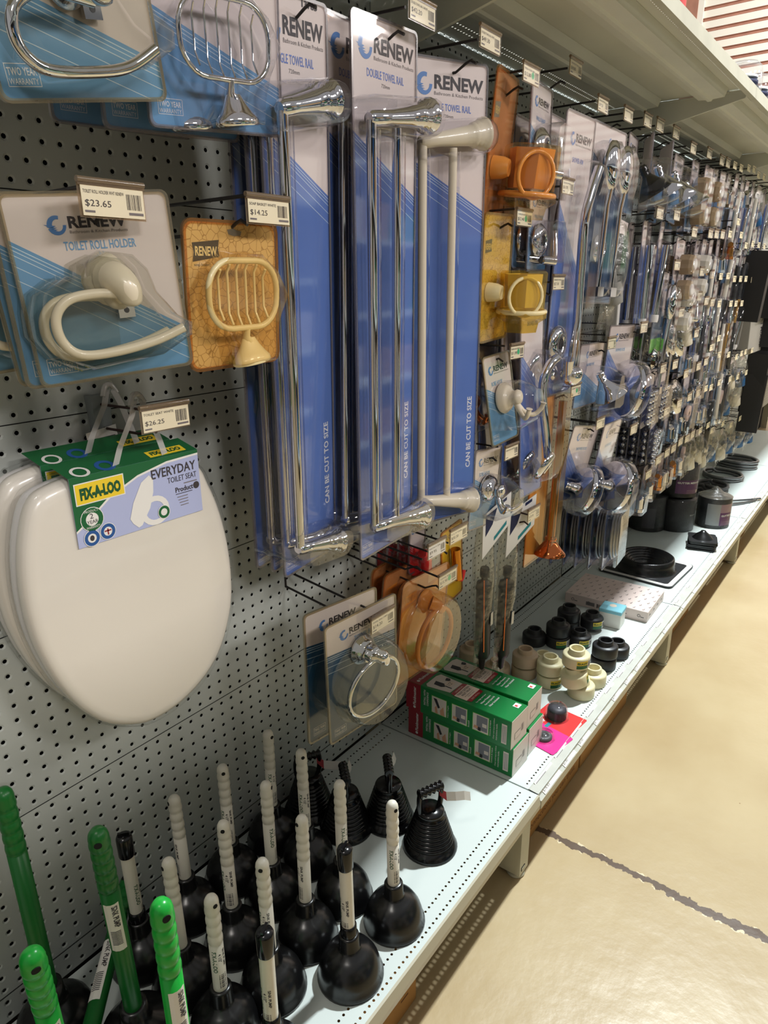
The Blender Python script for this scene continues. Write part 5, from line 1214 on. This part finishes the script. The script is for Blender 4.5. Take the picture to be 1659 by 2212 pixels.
for m_, lb, x, y, z, a, l_, tl in [
 ('pvcpink', 'beige pipe adapter, lower of the left cream stack', 1221, -205, 0, 80, True, 0), ('pvcpink', 'beige pipe adapter without sticker, top of the left cream stack', 1219, -207, 40, 0, False, 0),
 ('pvc', 'cream pipe adapter with sticker, lower of the middle cream stack', 1223, -288, 0, -20, True, 0), ('pvc', 'cream pipe adapter without sticker, top of the middle cream stack', 1222, -286, 40, 0, False, 0),
 ('pvc', 'cream pipe adapter without sticker at the bottom of the tilted stack', 1222, -385, 0, 0, False, 0), ('pvc', 'cream pipe adapter with sticker, tilted in the middle of the front stack', 1204, -372, 44, 40, True, -12), ('pvc', 'cream pipe adapter with sticker crowning the front stack', 1216, -364, 96, -22, True, 2),
 ('pvc', 'single cream pipe adapter right of the front stack', 1302, -390, 0, 0, False, 0),
 ('pvcpink', 'beige pipe adapter behind the black spout bags, lower one', 1150, -62, 0, 0, True, 0), ('pvcpink', 'beige pipe adapter behind the black spout bags, upper one', 1150, -62, 40, 0, False, 0),
 ('pvcpink', 'single beige pipe adapter under the bagged spouts', 1172, -140, 0, 0, False, 0), ('pvc', 'single cream pipe adapter hidden between the beige ones', 1290, -235, 0, 0, False, 0),
 ('blackpvc', 'single black pipe adapter farthest left of the black group', 1421, -144, 0, 0, False, 0), ('blackpvc', 'black pipe adapter with sticker, lower of the left black stack', 1455, -212, 0, -30, True, 0), ('blackpvc', 'black pipe adapter without sticker, top of the left black stack', 1457, -210, 38, 0, False, 0),
 ('blackpvc', 'black pipe adapter, lower of the rear black stack', 1578, -196, 0, 0, False, 0), ('blackpvc', 'black pipe adapter, top of the rear black stack', 1580, -196, 36, 0, False, 0),
 ('blackpvc', 'black pipe adapter with yellow sticker facing the camera', 1500, -268, 0, -25, True, 0), ('blackpvc', 'black pipe adapter with yellow sticker next to the pale blue box', 1625, -262, 12, -20, True, 0),
 ('blackpvc', 'black pipe adapter, lower of the front black stack', 1410, -382, 0, 0, False, 0), ('blackpvc', 'black pipe adapter, top of the front black stack', 1408, -384, 42, 0, False, 0), ('blackpvc', 'single black pipe adapter nearest the shelf edge', 1502, -392, 0, 0, False, 0)]:
    put_ad(m_, lb, x, y, z, a, l_, tl)
# --- boxes on the base shelf
root = empty('patterned_flat_box'); mb = MB(); mb.bbox(0, 215, -300, 0, 0, 40, 'whitebox', 1)
T = FR((0, 0, 40.2), (1, 0, 0), (0, 1, 0)); Fs = FR((0, -300.2, 0), (1, 0, 0), (0, 0, 1)); Ls = FR((-.2, 0, 0), (0, -1, 0), (0, 0, 1))
def emblem(F, x, z, s): mb.disc(x, z, s, 'ink', F, .3, n=6, r0=s*.7); mb.rect(x+s, x+s*3, z-s*.8, z-s*.4, 'ink', F, .3)
for i in range(7):
    for j in range(9): emblem(T, 12+i*30, -16-j*33-(i % 2)*14, 3.6)
for i in range(4): emblem(Fs, 25+i*50, 22, 5)
for i in range(5): emblem(Ls, 30+i*60, 20, 6)
mb.bars(120, 150, 8, 24, 'ink', Ls, .4, n=14); mb.rect(80, 112, 10, 24, 'inkgrey', Ls, .3); mb.build('box', root)
put(root, 'flat pinkish white box printed with small emblems, behind the black adapters', 'box', None, 1772, 104, SH, 0)
root.rotation_euler = (0, 0, math.radians(1.5))
root = empty('small_plastic_box'); mb = MB(); mb.bbox(0, 66, -74, 0, 0, 62, 'ticketw', 2); mb.build('tray', root); mb = MB(); mb.bbox(-1.5, 67.5, -75.5, 1.5, 52, 66, 'bluebox', 2); mb.disc(40, -36, 12, 'boxcream', FR((0, 0, 66), (1, 0, 0), (0, 1, 0)), .2); mb.build('lid', root)
put(root, 'small white box with pale blue lid next to the patterned flat box', 'box', None, 1668, 270, SH, 4)
root = empty('roof_flashing'); mb = MB(); F = FR((0, 0, 4), (1, 0, 0), (0, 1, 0))
mb.prism(rrect(-145, 145, -150, 150, 22), 0, 5, 'blackpvc', F); mb.build('base_plate', root)
mb = MB(); A_ = rrect(-143, 143, -148, 148, 22); B_ = rrect(-124, 124, -129, 129, 14); n_ = len(A_); mb.add([(p[0], p[1], 9.4) for p in A_+B_], [(i, (i+1) % n_, n_+(i+1) % n_, n_+i) for i in range(n_)], 'paper'); mb.build('aluminium_rim', root)
mb = MB(); pr = [(118, 9), (112, 14), (110, 40), (106, 58), (100, 62), (92, 58)]
for k in range(5): pr += [(90-k*9, 54-k*8), (88-k*9, 56-k*8), (84-k*9, 50-k*8)]
pr += [(40, 12), (1, 11)]
mb.lathe(pr, 'rubber', n=40); mb.build('stepped_rubber_cone', root)
put(root, 'round black rubber roof flashing on a square plate with silver rim', 'roof flashing', None, 2262, 252, SH, -3)
for k in range(5):
    root = empty('square_flashing'); mb = MB(); mb.prism(rrect(-62, 62, -58, 58, 10), 0, 6, 'blackpvc', FR((0, 0, 0), (1, 0, 0), (0, 1, 0))); mb.build('plate', root)
    mb = MB(); mb.lathe([(44, 6), (40, 10), (30, 14 if k < 4 else 22), (14, 16 if k < 4 else 34), (10, 16 if k < 4 else 40), (1, 16 if k < 4 else 41)], 'rubber', n=20)
    if k < 4: mb = MB(); mb.lathe([(40, 6), (36, 8.5), (1, 8.7)], 'rubber', n=20)
    mb.build('rubber_cone', root)
    put(root, f'small square black flashing, {["lowest", "second", "third", "fourth", "topmost"][k]} in its pile by the mesh roll', 'roof flashing', 'pile of small square flashings', 2665+(k % 2)*5, 378-(k % 3)*3, SH+k*9, 5+k*3, 0, 0)
def mesh_roll(R, h, label, peak=False, name='gutter_mesh_roll'):
    root = empty(name); mb = MB(); mb.lathe([(R-3, 0), (R, 3), (R, h-3), (R-2, h), (R*.4, h-1), (R*.38, h-8), (1, h-8)], 'mesh', n=40); mb.build('mesh_roll', root)
    if label:
        mb = MB(); r = R+.5; A = math.radians(-128)
        def patch(a0, a1, z0, z1, m2, rr=r):
            n_ = 10; v = [(rr*math.cos(A+a0+(a1-a0)*i/n_), rr*math.sin(A+a0+(a1-a0)*i/n_), z) for i in range(n_+1) for z in (z0, z1)]
            mb.add(v, [(2*i, 2*i+2, 2*i+3, 2*i+1) for i in range(n_)], m2)
        def wtext(s, a0, wa, z0, hh, m2):
            vs, fs = text_mesh(s, .03); mb.add([((r+.8)*math.cos(A+a0+a*wa), (r+.8)*math.sin(A+a0+a*wa), z0+b*hh) for a, b in vs], fs, m2)
        if label == 'grey': patch(-1.1, -.3, 18, h-26, 'greylabel'); patch(-.3, 1.0, h*.55, h-26, 'mauve', r+.1); patch(-.3, 1.0, 18, h*.55, 'purple', r+.1); wtext('GUTTER MESH', -.22, 1.15, h*.42, 9, 'white')
        elif label == 'dark': patch(-.8, .85, h*.5, h-22, 'greytape'); patch(-.8, .85, 20, h*.5, 'purple', r+.1); wtext('GUTTER MESH KIT', -.72, 1.45, h*.4, 9, 'white'); patch(.5, .72, 24, 38, 'cream', r+.4)
        elif label == 'mark': wtext('Sizing 8', .0, .75, h*.5, 9, 'steel')
        else: patch(-.9, -.2, 20, h*.7, 'greytape')
        for k in range(3):
            if label in ('grey', 'dark'): patch(-.2, .7, 22+k*7, 24+k*7, 'mauve', r+.5)
        mb.build('label', root)
    mb = MB(); rr = R+3
    if peak: mb.lathe([(rr, 0), (rr, h)], 'wrap', n=26, cap=False); mb.lathe([(rr, h), (rr*.8, h+8), (rr*.45, h+18), (rr*.22, h+34), (2, h+46)], 'film', n=26)
    else: mb.lathe([(rr, 0), (rr, h+2), (rr*.4, h+4)], 'wrap', n=26)
    mb.build('shrink_film', root); return root
put(mesh_roll(76, 150, 'grey', True), 'wrapped black mesh roll with purple gutter mesh label at the shelf edge', 'mesh roll', 'gutter mesh rolls', 3010, 340, SH, 0)
put(mesh_roll(86, 155, 'mark'), 'black mesh roll marked with silver pen under another roll', 'mesh roll', 'gutter mesh rolls', 2868, 200, SH, 8)
put(mesh_roll(84, 170, 'plain'), 'black mesh roll nearest the back panels', 'mesh roll', 'gutter mesh rolls', 2790, 92, SH, 0)
put(mesh_roll(84, 170, 'dark'), 'black mesh roll with mesh kit label standing on another roll', 'mesh roll', 'gutter mesh rolls', 2890, 190, SH+160, 0, 0, 3)
def coil(R, turns, r, m_, seedv):
    root = empty('hose_coil'); mb = MB(); q = random.Random(seedv); n_ = 26
    pts = [((R+q.uniform(-3, 3)+4*t)*math.cos(2*PI*i/n_), (R*.8+q.uniform(-2, 2)+4*t)*math.sin(2*PI*i/n_), r+t*r*1.9) for t in range(turns) for i in range(n_)]
    pts.append((R+30, -20, r)); mb.tube(pts, r, m_, 8); mb.build('hose', root)
    mb = MB(); mb.lathe([(r+2, 0), (r+3, 4), (r+3, 22), (r, 26)], 'chrome', (R+26, -18, r+3), (.9, .1, 0), 8); mb.build('coupling', root); return root
for k, (x, d, R, tn, r, m_) in enumerate([(3420, 170, 110, 3, 10, 'hosegrey'), (3650, 200, 95, 2, 9, 'hosegrey'), (3950, 190, 120, 2, 9, 'steel'), (4300, 200, 120, 3, 10, 'steel'), (3230, 120, 70, 2, 8, 'hosegrey')]):
    put(coil(R, tn, r, m_, k), f'coiled {"grey rubber" if m_ == "hosegrey" else "braided steel"} hose lying on the far base shelf, {ORD[k]} in line', 'hose', 'coiled hoses on the base shelf', x, d, SH, 20*k)
root = empty('flexible_connector'); mb = MB(); mb.tube(smooth_path([(0, 0, 8), (180, -60, 14), (330, -190, 12), (420, -262, 9)], 6), 6, 'steel', 8); mb.tube(smooth_path([(10, -16, 7), (150, -110, 8), (300, -215, 8), (415, -276, 8)], 6), 6, 'steel', 8); mb.build('braided_hose', root)
mb = MB(); mb.tube([(408, -256, 9), (452, -290, 9)], 9, 'chrome', 8); mb.build('coupling', root); mb = MB(); mb.box(-10, 40, -20, 14, 2, 26, 'gold'); mb.build('paper_band', root)
put(root, 'pair of long braided hoses with yellow band reaching to the shelf edge', 'hose', None, 3120, 170, SH, 0)
# ------------------------------------------------------------------ second bay onwards: the many small packs
NUM = ORD+['thirteenth', 'fourteenth', 'fifteenth', 'sixteenth', 'seventeenth', 'eighteenth', 'nineteenth', 'twentieth', 'twenty-first', 'twenty-second', 'twenty-third', 'twenty-fourth', 'twenty-fifth', 'twenty-sixth']
PROTO = {}
DESC = {
 'knob': ('pack with two beige tap handles', 'tap handle pack'), 'wknob': ('pack with two white tap handles', 'tap handle pack'), 'small': ('small pack with chrome fitting', 'fitting pack'),
 'brass': ('small orange pack with brass fitting', 'fitting pack'), 'beads': ('dark pack of small chrome valves', 'valve pack'), 'tubeb': ('tall blue pack with chrome pipe', 'pipe pack'),
 'tubew': ('tall pack with white pipe', 'pipe pack'), 'tubeg': ('tall pack with gold pipe', 'pipe pack'), 'tubek': ('tall pack with black pipe', 'pipe pack'), 'bell': ('pack with bell shower head', 'shower head pack'),
 'hand': ('blue pack with chrome hand shower and green base', 'hand shower pack'), 'bag': ('crinkled bag of white fittings', 'bagged fitting'), 'bagb': ('crinkled bag with blue fittings', 'bagged fitting'), 'rose': ('pack with round chrome flange', 'flange pack'),
 'washer': ('blue pack with round washer', 'washer pack'), 'black': ('slim black box', 'box'), 'chromebag': ('clear bag of chrome taps', 'bagged fitting')}
def washer_pack():
    root = empty('washer_pack'); card_base(root, 90, 150, base='sblue'); mb = MB(); mb.lathe([(34, 0), (34, 12), (10, 14), (9, 6)], 'washer', (0, -6, -70), (0, -1, 0), 24); mb.lathe([(9, 6), (9, 12)], 'slot', (0, -6, -70), (0, -1, 0), 12); mb.build('washer', root)
    mb = MB(); mb.box(-40, 40, -40, -3, -140, -20, 'clear'); mb.build('blister', root); return root
def green_hand():
    root = hand_shower_pack(150, 270, False); mb = MB(); mb.rect(-75, 75, -270, -222, 'limegreen', lift=.6); mb.build('green_base_print', root); return root
def black_box():
    root = empty('slim_black_box'); mb = MB(); mb.bbox(-60, 60, -110, 0, -330, 0, 'blackbox', 1); mb.build('box', root); mb = MB(); mb.rect(-20, 30, -120, -60, 'greytape', FR((0, -110, 0), (1, 0, 0), (0, 0, 1)), .3); mb.build('printed_panel', root); return root
def chrome_bag():
    root = bag_pack('chrome', 21, 150, 150); return root
MK = {'knob': lambda: knob_pack(), 'wknob': lambda: knob_pack('whitepl'), 'small': lambda: small_pack(), 'brass': lambda: small_pack('brass', 86, 150, 'orangecard'), 'beads': beads_pack, 'tubeb': lambda: tube_pack('rblue', 'chrome'),
 'tubew': lambda: tube_pack('sblue', 'whitepl'), 'tubeg': lambda: tube_pack('sblue', 'gold', r=13), 'tubek': lambda: tube_pack('dblue', 'blackpvc'), 'bell': lambda: shower_head_pack('chrome'), 'hand': green_hand,
 'bag': lambda: bag_pack('whitepl', 11), 'bagb': lambda: bag_pack('bagblue', 12, 190, 220), 'rose': shower_rose_pack, 'washer': washer_pack, 'black': black_box, 'chromebag': chrome_bag}
def get(k):
    if k in PROTO: return copy_tree(PROTO[k])
    PROTO[k] = MK[k](); return PROTO[k]
# (row, [(x, ticket height, pack kind, how many behind one another)])
ROWS = [('top', [(1114, 1773, None, 0), (1287, 1733, None, 0), (1466, 1741, None, 0), (1622, 1752, None, 0), (1733, 1757, None, 0), (1894, 1761, None, 0), (2101, 1746, 'bell', 2), (2312, 1757, 'knob', 2), (2503, 1757, 'knob', 2), (2601, 1760, 'small', 4), (2720, 1767, 'small', 4), (2836, 1770, 'small', 4), (2980, 1785, 'tubew', 3), (3090, 1792, 'small', 3), (3200, 1782, 'tubeb', 3), (3330, 1787, 'tubew', 3), (3480, 1787, 'bagb', 3), (3640, 1787, 'tubeb', 3), (3800, 1787, 'bell', 2)]),
 ('second', [(1115, 1542, None, 0), (1818, 1533, 'tubeb', 2), (2000, 1540, 'tubeb', 2), (2240, 1500, 'knob', 2), (2473, 1506, 'wknob', 3), (2568, 1509, 'small', 4), (2669, 1511, 'tubew', 3), (2800, 1520, 'small', 4), (2926, 1574, 'brass', 3), (3019, 1526, 'tubew', 3), (3151, 1488, 'tubek', 3), (3300, 1500, 'tubek', 3), (3450, 1500, 'black', 1), (3600, 1500, 'tubeb', 3), (3800, 1500, 'black', 1), (4020, 1500, 'tubeb', 3)]),
 ('third', [(1100, 1337, None, 0), (2073, 1388, 'hand', 2), (2283, 1391, 'wknob', 3), (2420, 1370, 'rose', 3), (2580, 1360, 'tubeb', 3), (2741, 1355, 'tubeb', 3), (2871, 1357, 'tubew', 3), (3010, 1345, 'tubek', 3), (3140, 1345, 'tubeb', 3), (3260, 1345, 'tubeg', 2), (3420, 1340, 'tubeb', 3), (3900, 1340, 'black', 1), (4150, 1340, 'black', 1)]),
 ('fourth', [(1257, 1068, None, 0), (1500, 1172, None, 0), (1781, 1200, None, 0), (2200, 1230, 'chromebag', 2), (2330, 1220, 'chromebag', 3), (2428, 1281, 'bag', 2), (2548, 1261, 'small', 4), (2653, 1253, 'tubek', 3), (2780, 1245, 'tubeb', 3), (3009, 1240, 'tubew', 3), (3118, 1237, 'tubeg', 2), (3250, 1235, 'tubek', 3), (4200, 1150, 'black', 1)]),
 ('fifth', [(1466, 947, None, 0), (2052, 1047, 'beads', 5), (2200, 1046, 'beads', 4), (2376, 994, 'chromebag', 3), (2456, 1143, 'small', 3), (2562, 1005, 'small', 4), (2680, 1014, 'small', 4), (2747, 1067, 'small', 4), (2865, 1098, 'small', 4), (2920, 1023, 'small', 3), (3120, 1007, 'tubew', 3), (3314, 980, 'tubek', 3), (3431, 987, 'bag', 2), (3530, 987, 'small', 4), (3709, 981, 'bagb', 2), (3900, 980, 'black', 1)]),
 ('sixth', [(1788, 875, None, 0), (2160, 880, 'beads', 4), (2330, 885, 'small', 4), (2480, 890, 'small', 4), (2620, 890, 'washer', 3), (2749, 893, 'small', 4), (2846, 886, 'small', 4), (3000, 890, 'tubek', 3), (3240, 880, 'washer', 3), (3420, 870, 'bagb', 2), (3640, 870, 'bag', 2), (3900, 860, 'black', 1)]),
 ('bottom', [(2019, 669, 'small', 4), (2130, 700, 'small', 4), (2240, 706, 'brass', 3), (2328, 706, 'small', 4), (2426, 716, 'brass', 2), (2528, 710, 'small', 3), (2617, 712, 'washer', 3), (2754, 707, 'bag', 3), (2894, 707, 'bag', 3), (2993, 666, 'bag', 3), (3228, 661, 'bagb', 3), (3439, 617, 'bag', 2), (3668, 618, 'bagb', 2), (3950, 600, 'bagb', 2), (4281, 560, 'bagb', 2)])]
DOTS = {1257: '$16.40'}
PRICE = {1115: '$11.70', 1114: '$18.80', 1287: '$39.20', 1100: '$27.10'}
HL = {}
for rn, items in ROWS:
    for i, (x, zt, kind, cnt) in enumerate(items):
        far = x > 1900
        hx_ = x if x > 1400 else x-10
        hook(hx_, zt-28, 262 if far else 270, rnd.choice((0, 4, 8)), desc=f'under the {NUM[i]} ticket from the left in the {rn} row', gap=36)
        ticket(x, 285, zt, f'cream price ticket, {NUM[i]} from the left in the {rn} hook row past the towel rails'.replace(' past the towel rails', ' of the far bays'), PRICE.get(x, ''), 'CHROME FITTING' if not far else '', w=66 if x > 1000 else 72, h=31, dot=1 if x in DOTS else 0, far=far, holder=x < 2700)
        if not kind: continue
        ds, cat = DESC[kind]
        step = {'small': 46, 'brass': 46, 'beads': 38, 'tubeb': 41, 'tubew': 41, 'tubek': 41, 'tubeg': 41, 'rose': 52, 'washer': 44}.get(kind, 70)
        for k in range(cnt):
            o = get(kind)
            put(o, f'{ds}, {["front", "second", "third", "fourth", "rear"][k]} on {NUM[i]} hook, {rn} row', cat, f'{cat}s of the farther bays', x+rnd.uniform(-5, 5)-4*k, 245-step*k, zt-22+rnd.uniform(-3, 3), rnd.uniform(-2, 8), rnd.uniform(0, 4), rnd.uniform(-4, 4))
# tall grey box far down the aisle
root = empty('tall_grey_box'); mb = MB(); mb.bbox(-85, 85, -110, 0, -430, 0, 'greybox', 2)
mb.text('CAROMA | MIXER', 40, -120, 280, 34, 'ink', FR((0, -110, 0), (1, 0, 0), (0, 0, 1)), rot=-90, bold=.02, lift=.6); mb.build('box', root)
put(root, 'tall pale grey box with black lettering running downwards', 'box', None, 3760, 170, 1390, -12, 0, -5)
# clear domed packs standing on the upper shelf
for k, (x, y, c) in enumerate([(2119, -400, 'navy'), (2300, -400, 'navy'), (2480, -395, 'navy'), (2700, -400, 'navy')]):
    root = empty('domed_pack'); mb = MB(); mb.lathe([(56, 0), (58, 6), (58, 60), (54, 84), (40, 98), (1, 102)], 'clear', n=24); mb.build('clear_dome', root)
    mb = MB(); mb.lathe([(50, 2), (50, 30), (30, 34)], 'steel', n=20); mb.lathe([(40, 34), (46, 38), (46, 46), (20, 52), (1, 54)], c, n=20); mb.lathe([(44, 54), (44, 60), (1, 62)], 'white', n=20); mb.build('coiled_product', root)
    root.location = Vector((x, y, 1871))*S; tag(root, f'clear domed pack on top of the upper shelf, {ORD[k]} from the left', 'domed pack', 'domed packs on the upper shelf')
mb = MB(); mb.lathe([(34, 0), (36, 6), (36, 70), (20, 84), (16, 100), (1, 102)], 'redpack', n=20); o = mb.build('red_bottle', None, (1330, -400, 1871)); tag(o, 'red container on the upper shelf cut off by the top edge', 'container')
